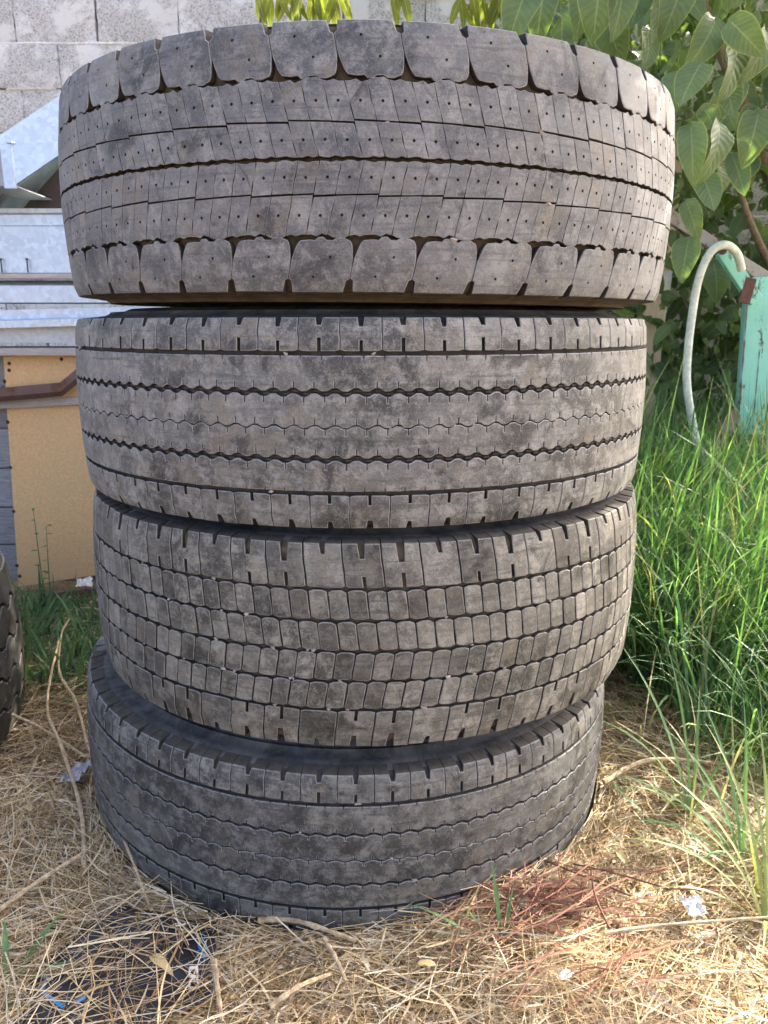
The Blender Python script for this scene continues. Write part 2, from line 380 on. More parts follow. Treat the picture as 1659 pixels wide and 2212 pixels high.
# ------------------------------------------------------------------ tyres
def inset_loop(pts, b, per=None):
    n = len(pts); out = []
    for i in range(n):
        p0 = pts[i-1]; p1 = pts[i]; p2 = pts[(i+1) % n]
        if per is not None:
            if i == 0: p0 = (p0[0]-per, p0[1])
            if i == n-1: p2 = (p2[0]+per, p2[1])
        d1 = Vector((p1[0]-p0[0], p1[1]-p0[1])); d2 = Vector((p2[0]-p1[0], p2[1]-p1[1]))
        d1 = d1.normalized() if d1.length > 1e-9 else d2.normalized(); d2 = d2.normalized() if d2.length > 1e-9 else d1
        n1 = Vector((-d1.y, d1.x)); n2 = Vector((-d2.y, d2.x)); k = 1 + n1.dot(n2)
        o = (n1+n2)/max(k, .35)*b
        out.append((p1[0]+o.x, p1[1]+o.y))
    return out
def inside(pt, poly):
    x, y = pt; c = False; n = len(poly)
    for i in range(n):
        x1, y1 = poly[i]; x2, y2 = poly[i-1]
        if (y1 > y) != (y2 > y) and x < (x2-x1)*(y-y1)/(y2-y1) + x1: c = not c
    return c
def fill(poly, holes=(), extra=()):
    vs = [Vector(p) for p in poly]; ed = [(i, (i+1) % len(poly)) for i in range(len(poly))]
    for h in holes:
        b = len(vs); vs += [Vector(p) for p in h]; ed += [(b+i, b+(i+1) % len(h)) for i in range(len(h))]
    vs += [Vector(p) for p in extra]
    vo, eo, fo, ov, oe, of = delaunay_2d_cdt(vs, ed, [], 0, 1e-7)
    back = [o[0] if o else None for o in ov]
    F = []
    for f in fo:
        c = (sum(vo[i].x for i in f)/len(f), sum(vo[i].y for i in f)/len(f))
        if inside(c, poly) and not any(inside(c, h) for h in holes) and all(back[i] is not None for i in f):
            a = [back[i] for i in f]
            ar = (vs[a[1]].x-vs[a[0]].x)*(vs[a[2]].y-vs[a[0]].y) - (vs[a[1]].y-vs[a[0]].y)*(vs[a[2]].x-vs[a[0]].x)
            F.append(a if ar > 0 else a[::-1])
    return F
class Tread:
    def __init__(s, R, w, H, drop=.007, outer=.020):
        s.R, s.w, s.H, s.drop, s.outer = R, w, H, drop, outer
    def rad(s, v):
        a = min(abs(v)/s.w, 1.1); return s.R - s.drop*a*a - (.004*((a-.93)/.07)**2 if a > .93 else 0)
    def map(s, p, h):
        r = s.rad(p[1]) + h; th = p[0]/s.R
        return (r*math.sin(th), -r*math.cos(th), p[1])
    def block(s, name, poly, holes=(), b=.0013, sub=None, depth=None):
        H = depth or s.H
        top = inset_loop(poly, b); n = len(poly)
        extra = []
        if sub:
            xs = [p[0] for p in top]; x = min(xs) + sub
            ys = [p[1] for p in top]
            while x < max(xs) - sub*.5:
                for fy in (.2, .5, .8):
                    q = (x, min(ys) + (max(ys)-min(ys))*fy)
                    if inside(q, top) and all(math.hypot(q[0]-h[0][0], q[1]-h[0][1]) > .006 for h in holes): extra.append(q)
                x += sub
        F = fill(top, holes, extra)
        V = [s.map(p, 0) for p in top]
        hb = []
        for h in holes: hb.append(len(V)); V += [s.map(p, 0) for p in h]
        V += [s.map(p, 0) for p in extra]
        m0 = len(V); V += [s.map(p, -b*.75) for p in poly]
        l0 = len(V)
        for p in poly:
            if abs(p[1]) > s.w - .0015: V.append(s.map((p[0], p[1] + math.copysign(.0025, p[1])), -s.outer))
            else: V.append(s.map(p, -H-.001))
        e0 = len(F); F += [(m0+i, m0+(i+1) % n, (i+1) % n, i) for i in range(n)]; e1 = len(F)
        for i in range(n):
            j = (i+1) % n; F.append((l0+i, l0+j, m0+j, m0+i))
        for h, b0 in zip(holes, hb):
            k = len(V); V += [s.map(p, -.0035) for p in h]; q = len(h)
            for i in range(q): F.append((b0+i, b0+(i+1) % q, k+(i+1) % q, k+i))
            F.append(tuple(k+i for i in range(q)))
        me = pymesh(name, V, F, 32); me.polygons.foreach_set('material_index', [1 if e0 <= i < e1 else 2 if i >= e1 else 0 for i in range(len(F))]); me.update(); return me
    def rib(s, name, lo, up, per, count, b=.0012, seed=0):
        """lo / up: edge point lists over one period, left to right (no end point)"""
        lo_i = inset_loop(lo, b, per); up_i = [(x, y) for x, y in inset_loop([(per-x, -y) for x, y in reversed(up)], b, per)]
        up_i = [(per-x, -y) for x, y in reversed(up_i)]
        def close(a): return a + [(a[0][0]+per, a[0][1])]
        L, U, Li, Ui = close(lo), close(up), close(lo_i), close(up_i)
        top = Li + Ui[::-1]; F0 = fill(top)
        nl, nu = len(L), len(U)
        V = []; F = []; FM = []
        for k in range(count):
            o = k*per; base = len(V)
            V += [s.map((p[0]+o, p[1]), 0) for p in top]
            m0 = len(V); mid = L + U[::-1]; V += [s.map((p[0]+o, p[1]), -b*.75) for p in mid]
            l0 = len(V); V += [s.map((p[0]+o, p[1]), -s.H-.001) for p in mid]
            F += [[base+i for i in f] for f in F0]; FM += [0]*len(F0)
            for i in range(nl+nu-1):
                if i == nl-1: continue
                F.append((m0+i, m0+i+1, base+i+1, base+i)); F.append((l0+i, l0+i+1, m0+i+1, m0+i)); FM += [1, 2]
        V = [Vector(v) for v in V]
        for v in V:
            d = noise.noise(v*22 + Vector((seed, 0, 0)))*.0007 + noise.noise(v*90 + Vector((seed, 9, 0)))*.0003
            r = Vector((v.x, v.y, 0)).normalized(); v += r*d
            v.z += noise.noise(v*70 + Vector((0, seed, 4)))*.0006
        bm = bmesh.new(); bv = [bm.verts.new(v) for v in V]
        for f, mi in zip(F, FM):
            try: bm.faces.new([bv[i] for i in f]).material_index = mi
            except ValueError: pass
        bmesh.ops.remove_doubles(bm, verts=bm.verts[:], dist=1e-5)
        me = bpy.data.meshes.new(name); bm.to_mesh(me); bm.free()
        me.shade_smooth(); me.set_sharp_from_angle(angle=math.radians(30)); return me
    def serration(s, name, bulge, r0, r1, n=420):
        V = []; F = []
        for sg in (1, -1):
            for k in range(n):
                a = 2*PI*k/n; da = .32*2*PI/n; b = len(V)
                for h in (0, .0018):
                    for r, t in ((r0, a-da), (r1, a-da), (r1, a+da), (r0, a+da)): V.append((r*math.cos(t), r*math.sin(t), sg*(bulge-.004+h+.0015)))
                F += [(b+4, b+5, b+6, b+7)] + [(b+i, b+(i+1) % 4, b+4+(i+1) % 4, b+4+i) for i in range(4)]
        return pymesh(name, V, F)
    def carcass(s, name, bulge, mats, n=160):
        R, w, H = s.R, s.w, s.H
        half = [(s.rad(w*t)-H, w*t) for t in (0, .2, .4, .6, .8, .93)]
        half += [(s.rad(w)-H-.006, w-.001), (R-.030, w+.0005), (R-.045, w+.004), (R-.050, w+.0035), (R-.060, w+.008), (R-.062, w+.0105), (R-.066, w+.0105), (R-.068, w+.0095), (R-.075, (w*.45+bulge*.55)),
                 (R-.088, bulge-.002), (R-.094, bulge), (R-.098, bulge-.001), (R-.130, bulge), (R-.150, bulge-.002), (R-.154, bulge-.0005), (R-.158, bulge-.004),
                 (R-.178, bulge-.014), (.302, bulge-.028), (.296, bulge-.027), (.288, bulge-.036), (.283, bulge-.048), (.288, bulge-.060),
                 (.32, bulge-.045), (.38, bulge-.022), (.43, bulge-.024), (.465, w*.6), (.475, 0)]
        prof = [(r, -z) for r, z in half[::-1]] + half[1:]
        V = []; F = []; m = len(prof)
        for i in range(n):
            a = 2*PI*i/n; c, sn = math.cos(a), math.sin(a)
            V += [(r*c, r*sn, z) for r, z in prof]
        mi = []
        for i in range(n):
            for k in range(m-1):
                F.append((i*m+k, ((i+1) % n)*m+k, ((i+1) % n)*m+k+1, i*m+k+1))
                zz = abs(prof[k][1]+prof[k+1][1])/2; rr = (prof[k][0]+prof[k+1][0])/2
                mi.append(0 if (zz < w*.97 and rr > R-.03) else 1)
        me = pymesh(name, V, F, 45)
        for mt in mats: me.materials.append(mt)
        me.polygons.foreach_set('material_index', mi)
        me.update(); return me

def ring(root, name, meshes, count, mat, phase=0.0, jit=.0004, vis=76, seed=0, group=None):
    """meshes repeat round the tyre; the ones that can be seen are objects, the rest one joined part"""
    rr = random.Random(seed); hv, hf, base = [], [], 0
    for me in meshes:
        if not me.materials: me.materials.append(mat); me.materials.append(EDGE[mat.name]); me.materials.append(M['wallrubber'])
    arr = []
    for me in meshes:
        a = np.empty(len(me.vertices)*3); me.vertices.foreach_get('co', a); arr.append((a.reshape(-1, 3), [tuple(p.vertices) for p in me.polygons]))
    for k in range(count):
        a = 2*PI*k/count + phase; a = (a + PI) % (2*PI) - PI
        if abs(a) < math.radians(vis):
            o = link(name, meshes[k % len(meshes)], None, root); o.rotation_euler = (0, 0, a)
            j = rr.uniform(-1, .4)*jit*1.6; o.location = (math.sin(a)*j, -math.cos(a)*j, rr.uniform(-1, 1)*jit)
        else:
            v, f = arr[k % len(meshes)]; c, s_ = math.cos(a), math.sin(a)
            hv.append(v @ np.array([[c, s_, 0], [-s_, c, 0], [0, 0, 1]])); hf += [tuple(i+base for i in q) for q in f]; base += len(v)
    if hv:
        me = pymesh(name, np.concatenate(hv).tolist(), hf, 32)
        o = link('far_side_' + name + 's', me, mat, root); tag(o, kind='stuff')

def hexhole(x, y, r=.0017): return [(x + r*math.cos(a), y + r*math.sin(a)) for a in [k*PI/3 for k in range(6)]]

# ---- topmost tyre: big shoulder blocks, four rows of narrow siped blocks with pits
def tyre_top():
    T = Tread(.511, .147, .012, .010)
    root = empty('truck_tyre', (-.027, 1.463, 1.072), (math.radians(.3), math.radians(.5), 0))
    tag(root, 'topmost tyre of the stack, blue grey with large shoulder blocks', 'tyre')
    link('carcass', T.carcass('carcass', .158, [M['groove1'], M['side_brown']]), None, root)
    ns, R = 42, T.R; p = 2*PI*R/ns
    def shoulder(sign):
        v0, v1 = .0885, .147; hgt = v1-v0
        def side(t):
            for (a, ga), (b, gb) in zip(G_, G_[1:]):
                if a <= t <= b: return ga + (gb-ga)*(t-a)/(b-a)
            return G_[-1][1]
        G_ = [(0, .0078), (.06, .0052), (.13, .0036), (.26, .0018), (.36, .0007), (.44, .0004), (.74, .0004), (.775, .0040), (1, .0062)]
        sh = lambda t: -.012*(t-.5)
        ts = [g[0] for g in G_]
        lf = [(-p/2 + side(t) + sh(t), v0 + hgt*t) for t in ts]; rt = [(p/2 - side(t) + sh(t), v0 + hgt*t) for t in ts]
        xl, xr = lf[0][0], rt[0][0]
        inn = [(xl + (xr-xl)*f, v0 + d) for f, d in ((.18, -.0012), (.30, -.0005), (.36, -.0040), (.47, -.0042), (.53, -.0008), (.66, -.0005), (.72, -.0034), (.86, -.0034))]
        topn = [(rt[-1][0] + (lf[-1][0]-rt[-1][0])*f, v1) for f in (.2, .4, .6, .8)]
        poly = [lf[0]] + inn + rt + topn + lf[:0:-1]
        holes = [hexhole(-.010, v0+hgt*.70), hexhole(.012, v0+hgt*.32)]
        if sign < 0:
            poly = [(x, -y) for x, y in poly][::-1]; holes = [[(x, -y) for x, y in h][::-1] for h in holes]
        return T.block('shoulder_block', poly, holes, .0011, .011)
    ring(root, 'shoulder_block', [shoulder(1)], ns, M['r1'], .02, seed=1)
    ring(root, 'shoulder_block', [shoulder(-1)], ns, M['r1'], .055, seed=2)
    q = p/3; g = .00035
    rows = [(.0409, .0820, -.011, 'T', 0), (.0016, .0388, -.010, 'M', .0105/p), (-.0378, -.0016, .008, 'm', .5), (-.0820, -.0398, .010, 'B', .5-.009/p)]
    for ri, (v0, v1, sh, kind, ph) in enumerate(rows):
        ms = []
        for j in range(3):
            def y_hi(f):                       # f in 0..1 along the block
                t = (j+f)/3
                if kind == 'T': return v1 + [.0, .002, -.0015, .0005, .0035, .0045, .0015, .0, .002, .0][min(int(t*9.99), 9)]
                if kind in 'M': return v1 + .0012 - .0024*t
                if kind == 'm': return v1 + [-.0006, -.002, -.0004, -.0014, .0002, -.0016, 0, -.001, -.002, -.0006][min(int(t*9.99), 9)]
                return v1 - .0012 + .0024*t
            def y_lo(f):
                t = (j+f)/3
                if kind == 'T': return v0 + .0012 - .0024*t
                if kind == 'M': return v0 + [0, .0016, 0, .0012, -.0002, .002, .0003, .0012, .0018, 0][min(int(t*9.99), 9)]
                if kind == 'm': return v0 - .0012 + .0024*t
                return v0 - [.0, .002, -.0015, .0005, .0035, .0045, .0015, .0, .002, .0][min(int(t*9.99), 9)]
            def sx(t, wob): return sh*(t-.5) + wob*math.sin(t*9+j)*.0005
            lo = [(-q/2+g + sx(0, 1) + (q-2*g)*f, y_lo(f)) for f in (0, .25, .5, .75, 1)]
            hi = [(-q/2+g + sx(1, 1) + (q-2*g)*f, y_hi(f)) for f in (1, .75, .5, .25, 0)]
            vm = lambda t: v0 + (v1-v0)*t
            poly = lo + [(q/2-g + sx(t, 1), vm(t)) for t in (.3, .5, .7)] + hi + [(-q/2+g + sx(t, 1), vm(t)) for t in (.7, .5, .3)]
            ms.append(T.block('tread_block', poly, [hexhole(sx(.5, 0), vm(.5), .0019)], .0005))
        ring(root, 'tread_block', ms, ns*3, M['r1'], ph*p/R, .00025, seed=10+ri)
    return root, T
# ---- tyres with ribs
def zz_edge(v, p, amp, sgn, sipe_at=None, sd=.010, sw=.0014, flat=False):
    """edge along v; sgn +1: rubber lies above the edge (a lower edge), -1: below"""
    def z(s):
        t = (s/p) % 1
        if flat: return v
        if t < .25: return v+amp
        if t < .5: return v+amp-2*amp*(t-.25)/.25
        if t < .75: return v-amp
        return v-amp+2*amp*(t-.75)/.25
    pts = [(t*p, z(t*p)) for t in (0, .25, .5, .75)]
    for sa in (sipe_at or []):
        s0 = sa*p
        pts += [(s0-sw/2, z(s0-sw/2)), (s0-sw/2+1e-6, z(s0)+sgn*sd), (s0+sw/2-1e-6, z(s0)+sgn*sd), (s0+sw/2, z(s0+sw/2))]
    return sorted(pts)
def shoulder_blk(T, v0, v1, p, sign, g=.0006, nt=(.0065, .018), nb=(.0045, .015), wav=.0015, lean=0.0):
    h = v1-v0
    x0, x1 = -p/2+g, p/2-g
    sx = lambda t: lean*(t-.5)
    poly = [(x0+sx(0), v0+wav), (x0+.006+sx(0), v0)]
    if nb: poly += [(-nb[0]/2+sx(0), v0), (-nb[0]/2+sx(.3), v0+nb[1]), (nb[0]/2+sx(.3), v0+nb[1]), (nb[0]/2+sx(0), v0)]
    poly += [(x1-.006+sx(0), v0), (x1+sx(0), v0+wav), (x1+sx(.35)+.0004, v0+h*.35), (x1+sx(.65)-.0004, v0+h*.65), (x1+sx(1), v1)]
    if nt: poly += [(nt[0]/2+.0012+sx(1), v1), (nt[0]/2*.8+sx(.7), v1-nt[1]), (-nt[0]/2*.8+sx(.7), v1-nt[1]), (-nt[0]/2-.0012+sx(1), v1)]
    poly += [(x0+sx(1), v1), (x0+sx(.65)-.0004, v0+h*.65), (x0+sx(.35)+.0004, v0+h*.35)]
    if sign < 0: poly = [(x, -y) for x, y in poly][::-1]
    return T.block('shoulder_block', poly, (), .0011)
def rib_tyre(loc, rot, label, mat, w, bulge, seed, H=.0075, gw=.0034, amp=.0019, sd=.008):
    T = Tread(.503, w, H, .007); R = T.R
    root = empty('truck_tyre', loc, rot); tag(root, label, 'tyre')
    car = link('carcass', T.carcass('carcass', bulge, [M['groove2'], M['side']]), None, root)
    tag(link('serrated_band', T.serration('serrated_band', bulge, R-.128, R-.104), M['side'], car), kind='stuff')
    n = 120; p = 2*PI*R/n; k = w/.134; a = amp
    S = lambda v: v*k
    ring(root, 'shoulder_block', [shoulder_blk(T, S(.0935), w, 2*p, 1, .0005, (.0062, .011), (.0042, .013)), shoulder_blk(T, S(.0935), w, 2*p, 1, .0006, (.007, .009), (.0046, .016))], n//2, mat, .01+seed*.01, .0002, seed=seed)
    ring(root, 'shoulder_block', [shoulder_blk(T, S(.0885), w, 2*p, -1, .0005, (.0075, .012), (.0042, .013)), shoulder_blk(T, S(.0885), w, 2*p, -1, .0006, (.0058, .010), (.0046, .011))], n//2, mat, .03+seed*.01, .0002, seed=seed+1)
    specs = [(zz_edge(S(.0432)+gw, p, a, 1, [.125], sd, .0012), zz_edge(S(.0880), p, a, -1, [.5], sd, .0012, flat=True)),
             (zz_edge(S(.0008), p, a, 1, [.125], sd, .0011), zz_edge(S(.0432)-gw, p, a, -1, [.625], sd, .0012)),
             (zz_edge(S(-.0412)+gw, p, a, 1, [.125], sd, .0012), zz_edge(S(-.0008), p, a, -1, [.625], sd, .0011)),
             (zz_edge(S(-.0830), p, a, 1, [.5], sd, .0012, flat=True), zz_edge(S(-.0412)-gw, p, a, -1, [.625], sd, .0012))]
    for i, (lo, up) in enumerate(specs):
        me = T.rib('rib', lo, up, p, n, seed=seed*10+i)
        for mm in (mat, EDGE[mat.name], M['wallrubber']): me.materials.append(mm)
        link('rib', me, None, root)
    for v in (S(.0432), S(-.0412)):                                    # stone ejectors on the floor of the two zigzag grooves
        V = []; F = []
        for j in range(n*2):
            s0 = (j+.5)*p/2; t = (s0/p) % 1; dz = a if t < .4 else -a
            pl = [(s0-p*.16, v+dz-.0013), (s0+p*.16, v+dz-.0013), (s0+p*.16, v+dz+.0013), (s0-p*.16, v+dz+.0013)]
            b = len(V); V += [T.map(q, -H*.45) for q in pl] + [T.map(q, -H-.001) for q in pl]
            F += [(b, b+1, b+2, b+3)] + [(b+4+i, b+4+(i+1) % 4, b+(i+1) % 4, b+i) for i in range(4)]
        o = link('stone_ejectors', pymesh('stone_ejectors', V, F), M['groove2'], root); tag(o, kind='stuff')
    return root, T
# ---- block tyre
def tyre_blocks():
    T = Tread(.503, .147, .0075, .008); R = T.R
    root = empty('truck_tyre', (-.034, 1.455, .459), (0, math.radians(.3), 0))
    tag(root, 'third tyre down the stack, brownish with rows of small worn blocks', 'tyre')
    car = link('carcass', T.carcass('carcass', .151, [M['groove1'], M['side']]), None, root)
    tag(link('serrated_band', T.serration('serrated_band', .151, R-.128, R-.104), M['side'], car), kind='stuff')
    n = 120; p = 2*PI*R/n; g = .0009; mat = M['r3']
    rows = [(.0450, .0855, -.004, 0), (.0015, .0420, -.004, .4), (-.0420, -.0015, .005, .1), (-.0855, -.0450, .006, .6)]
    for ri, (v0, v1, sh, ph) in enumerate(rows):
        ms = []
        for j in range(4):
            rr = random.Random(ri*9+j)
            e = lambda s=.0006: rr.uniform(-s, s)
            c = .0028
            poly = [(-p/2+g-sh/2, v0+c+e()), (-p*.24-sh/2, v0+e(.0004)), (p*.22-sh/2, v0+e(.0004)), (p/2-g-sh/2, v0+c*.8+e()),
                    (p/2-g-sh*.2+e(), v0+(v1-v0)*.33), (p/2-g+sh*.2+e(), v0+(v1-v0)*.66),
                    (p/2-g+sh/2, v1-c+e()), (p*.22+sh/2, v1+e(.0004)), (-p*.22+sh/2, v1+e(.0004)), (-p/2+g+sh/2, v1-c+e()),
                    (-p/2+g+sh*.2+e(), v0+(v1-v0)*.66), (-p/2+g-sh*.2+e(), v0+(v1-v0)*.33)]
            ms.append(T.block('tread_block', poly, (), .0012))
        ring(root, 'tread_block', ms, n, mat, ph*p/R + .004*ri, .0007, seed=40+ri)
    for sgn, sd in ((1, 60), (-1, 61)):
        ms = [shoulder_blk(T, .0890, .147, 2*p, sgn, .0009, (.0075, .019), (.0045, .015), .002, -.006*sgn if sgn > 0 else -.006),
              shoulder_blk(T, .0890, .147, p*2, sgn, .0010, (.0090, .024), (.0050, .019), .002, -.006),
              shoulder_blk(T, .0890, .147, p*2, sgn, .0009, (.0060, .013), None, .002, -.006)]
        ring(root, 'shoulder_block', ms, n//2, mat, .012*sgn, .0007, seed=sd)
    return root, T
tyre1, T1 = tyre_top()
tyre2, T2 = rib_tyre((-.038, 1.463, .759), (0, 0, 0), 'second tyre down the stack, grey with smooth ribs and zigzag grooves', M['r2'], .134, .150, 1)
tyre3, T3 = tyre_blocks()
tyre4, T4 = rib_tyre((-.072, 1.450, .143), (math.radians(.4), math.radians(1.4), .7), 'bottom tyre of the stack, dark ribbed and standing on the straw', M['r4'], .131, .156, 5, .006, .0020, .0013, .0055)
tyre4.rotation_euler = (math.radians(.4), math.radians(1.4), 0)

def tyre_left():
    T = Tread(.515, .170, .012, .014); R = T.R
    root = empty('truck_tyre', (-1.305, 1.445, .190), (0, math.radians(-1), 0))
    tag(root, 'wide dark tyre lying apart from the stack at the left edge', 'tyre')
    link('carcass', T.carcass('carcass', .192, [M['groove2'], M['side']]), None, root)
    n = 44; p = 2*PI*R/n; a = .0075
    vs = [.170, .103, .035, -.035, -.103, -.170]
    for i in range(5):
        up = zz_edge(vs[i]-(.004 if i else 0), p, a, -1, [.625] if i else None, .014, .003, flat=(i == 0))
        lo = zz_edge(vs[i+1]+(.004 if i < 4 else 0), p, a, 1, [.125] if i < 4 else None, .014, .003, flat=(i == 4))
        me = T.rib('rib', lo, up, p, n, .002, 90+i)
        for mm in (M['r5'], EDGE[M['r5'].name], M['wallrubber']): me.materials.append(mm)
        link('rib', me, None, root)
    return root
tyre_left()

# ------------------------------------------------------------------ pebbles wedged in the treads
def pebbles():
    ms = []
    for k in range(5):
        bm = bmesh.new(); bmesh.ops.create_icosphere(bm, subdivisions=1, radius=1)
        for v in bm.verts:
            v.co *= 1 + .6*noise.noise(v.co*1.1 + Vector((k*7.1, 0, 0))); v.co.x *= 1.1; v.co.z *= .9
        me = bm_mesh(bm, 'pebble', 0); me.materials.append(M['pebble']); ms.append(me)
    rr = random.Random(5)
    def put(root, T, px, v, size, label, group):
        a = px; r = T.rad(v) - .0022
        o = link('pebble', ms[rr.randrange(5)])
        bpy.context.view_layer.update()
        o.location = root.matrix_world @ Vector((r*math.sin(a), -r*math.cos(a), v))
        o.scale = (size*rr.uniform(.8, 1.3), size*.8, size*rr.uniform(.7, 1)); o.rotation_euler = (rr.uniform(-.5, .5), rr.uniform(-.6, .6), a)
        tag(o, label, 'pebble', group)
    for a, v, s in ((.435, .040, .0055), (.22, -.086, .006), (.47, -.039, .0045), (.06, .039, .003)):
        put(tyre1, T1, a, v, s, 'small pale stone wedged in a groove of the topmost tyre', 'stones in the topmost tyre')
    put(tyre2, T2, -1.05, .0905, .0065, 'pale stone in the straight upper groove of the second tyre, far left', None)
    for a, v in ((.09, 0), (.13, .001), (.17, 0), (.26, 0), (.31, .001), (.47, 0), (.57, 0), (-.22, -.0855), (-.17, .0905), (.05, .0905), (-.55, .001), (.63, .001)):
        put(tyre2, T2, a, v, rr.uniform(.0028, .0042), 'tiny stone stuck in the grooves of the second tyre', 'stones in the second tyre')
    for k in range(26):
        v = rr.choice((.0435, .0435, 0, 0, -.0435, -.0435, -.0872, .0872)) + rr.uniform(-.0006, .0006)
        put(tyre3, T3, rr.uniform(-.75, .6), v, rr.uniform(.0020, .0040), 'small pinkish stone lodged between blocks of the third tyre', 'stones in the third tyre')
    for k in range(9):
        put(tyre4, T4, rr.uniform(-.3, .8), rr.choice((0, .0432, -.0412, .09)), rr.uniform(.0026, .004), 'tiny stone stuck in the grooves of the bottom tyre', 'stones in the bottom tyre')
pebbles()

# ------------------------------------------------------------------ left: plank crate with hardboard, sheet-metal profiles on it
def quad_slab(name, c, th, mat, parent=None, bevel=.0015):
    """c: four corners seen from the camera (tl, tr, br, bl); thickness goes away from the camera"""
    c = [Vector(q) for q in c]; nrm = (c[1]-c[0]).cross(c[3]-c[0]).normalized()
    if nrm.y < 0: nrm = -nrm
    bm = bmesh.new(); a = [bm.verts.new(q) for q in c]; b = [bm.verts.new(q+nrm*th) for q in c]
    bm.faces.new(a); bm.faces.new(b[::-1])
    for i in range(4): bm.faces.new((a[i], a[(i+1) % 4], b[(i+1) % 4], b[i]))
    return link(name, bm_mesh(bm, name, bevel), mat, parent)
def crate():
    root = empty('plank_crate', (-1.1, 2.6, 0)); tag(root, 'grey plank crate with a yellow hardboard panel nailed on its front', 'crate')
    def loc(o): o.location = o.location - root.location; return o
    z = .02; rr = random.Random(2)
    for k in range(6):
        h = .128
        bm = bmesh.new(); box_bm(bm, (-2.3, 2.525 + rr.uniform(-.004, .004), z), (-.2, 2.55, z+h))
        loc(link('plank', bm_mesh(bm, 'plank', .003), M['plank'], root)); z += h + .0055
    for x in (-2.2, -.25):
        bm = bmesh.new(); box_bm(bm, (x-.04, 2.551, 0), (x+.04, 2.62, .78)); loc(link('post', bm_mesh(bm, 'post', .003), M['plank'], root))
    bm = bmesh.new(); box_bm(bm, (-2.3, 3.1, .02), (-.2, 3.13, .78)); loc(link('back_board', bm_mesh(bm, 'back_board', .003), M['plank'], root))
    Y = 2.505
    tl, bl = P(7, 770, Y), P(40, 1268, Y); tr, br = P(330, 752, Y), P(330, 1225, Y)
    panel = loc(quad_slab('hardboard_panel', (tl, tr, br, bl), .006, M['hard'], root))
    bm = bmesh.new(); box_bm(bm, (-2.3, 2.47, .788), (-.2, 2.60, .812)); loc(link('top_beam', bm_mesh(bm, 'top_beam', .003), M['beam'], root))
    me = None
    for px, py in ((19, 785), (19, 800), (132, 776), (9, 824), (16, 912), (22, 1010), (29, 1105), (36, 1222), (42, 1300-55)):
        if me is None:
            bm = bmesh.new(); bmesh.ops.create_cone(bm, cap_ends=True, segments=8, radius1=.0065, radius2=.0035, depth=.006)
            bmesh.ops.rotate(bm, verts=bm.verts[:], matrix=Matrix.Rotation(PI/2, 3, 'X')); me = bm_mesh(bm, 'nail'); me.materials.append(M['nail'])
        o = link('nail', me, None, panel); o.location = P(px, py, Y-.002)
    return root
crate()
def profile(name, yz, x0, x1, th, mat, parent=None, rz=0, slope=0):
    """a bent sheet-metal section (polyline in y,z) drawn out along x"""
    pts = [Vector((0, y, z)) for y, z in yz]; n = len(pts); off = []
    for i in range(n):
        d1 = (pts[i]-pts[i-1]).normalized() if i else (pts[1]-pts[0]).normalized()
        d2 = (pts[i+1]-pts[i]).normalized() if i < n-1 else d1
        n1 = Vector((0, -d1.z, d1.y)); n2 = Vector((0, -d2.z, d2.y)); off.append(pts[i] + (n1+n2)/max(1+n1.dot(n2), .3)*th)
    V = []; F = []
    for x in (x0, x1):
        V += [(x, p.y, p.z + slope*(x-x1)) for p in pts] + [(x, p.y, p.z + slope*(x-x1)) for p in off]
    m = 2*n
    for i in range(n-1):
        F += [(i, i+1, m+i+1, m+i), (n+i+1, n+i, m+n+i, m+n+i+1), (i, n+i, n+i+1, i+1), (m+i+1, m+n+i+1, m+n+i, m+i)]
    F += [(0, m, m+n, n), (n-1, 2*n-1, m+2*n-1, m+n-1)]
    bm = bmesh.new(); bv = [bm.verts.new(v) for v in V]
    for f in F: bm.faces.new([bv[i] for i in f])
    me = bm_mesh(bm, name)
    return link(name, me, mat, parent)
def zat(py, Y): return P(100, py, Y).z
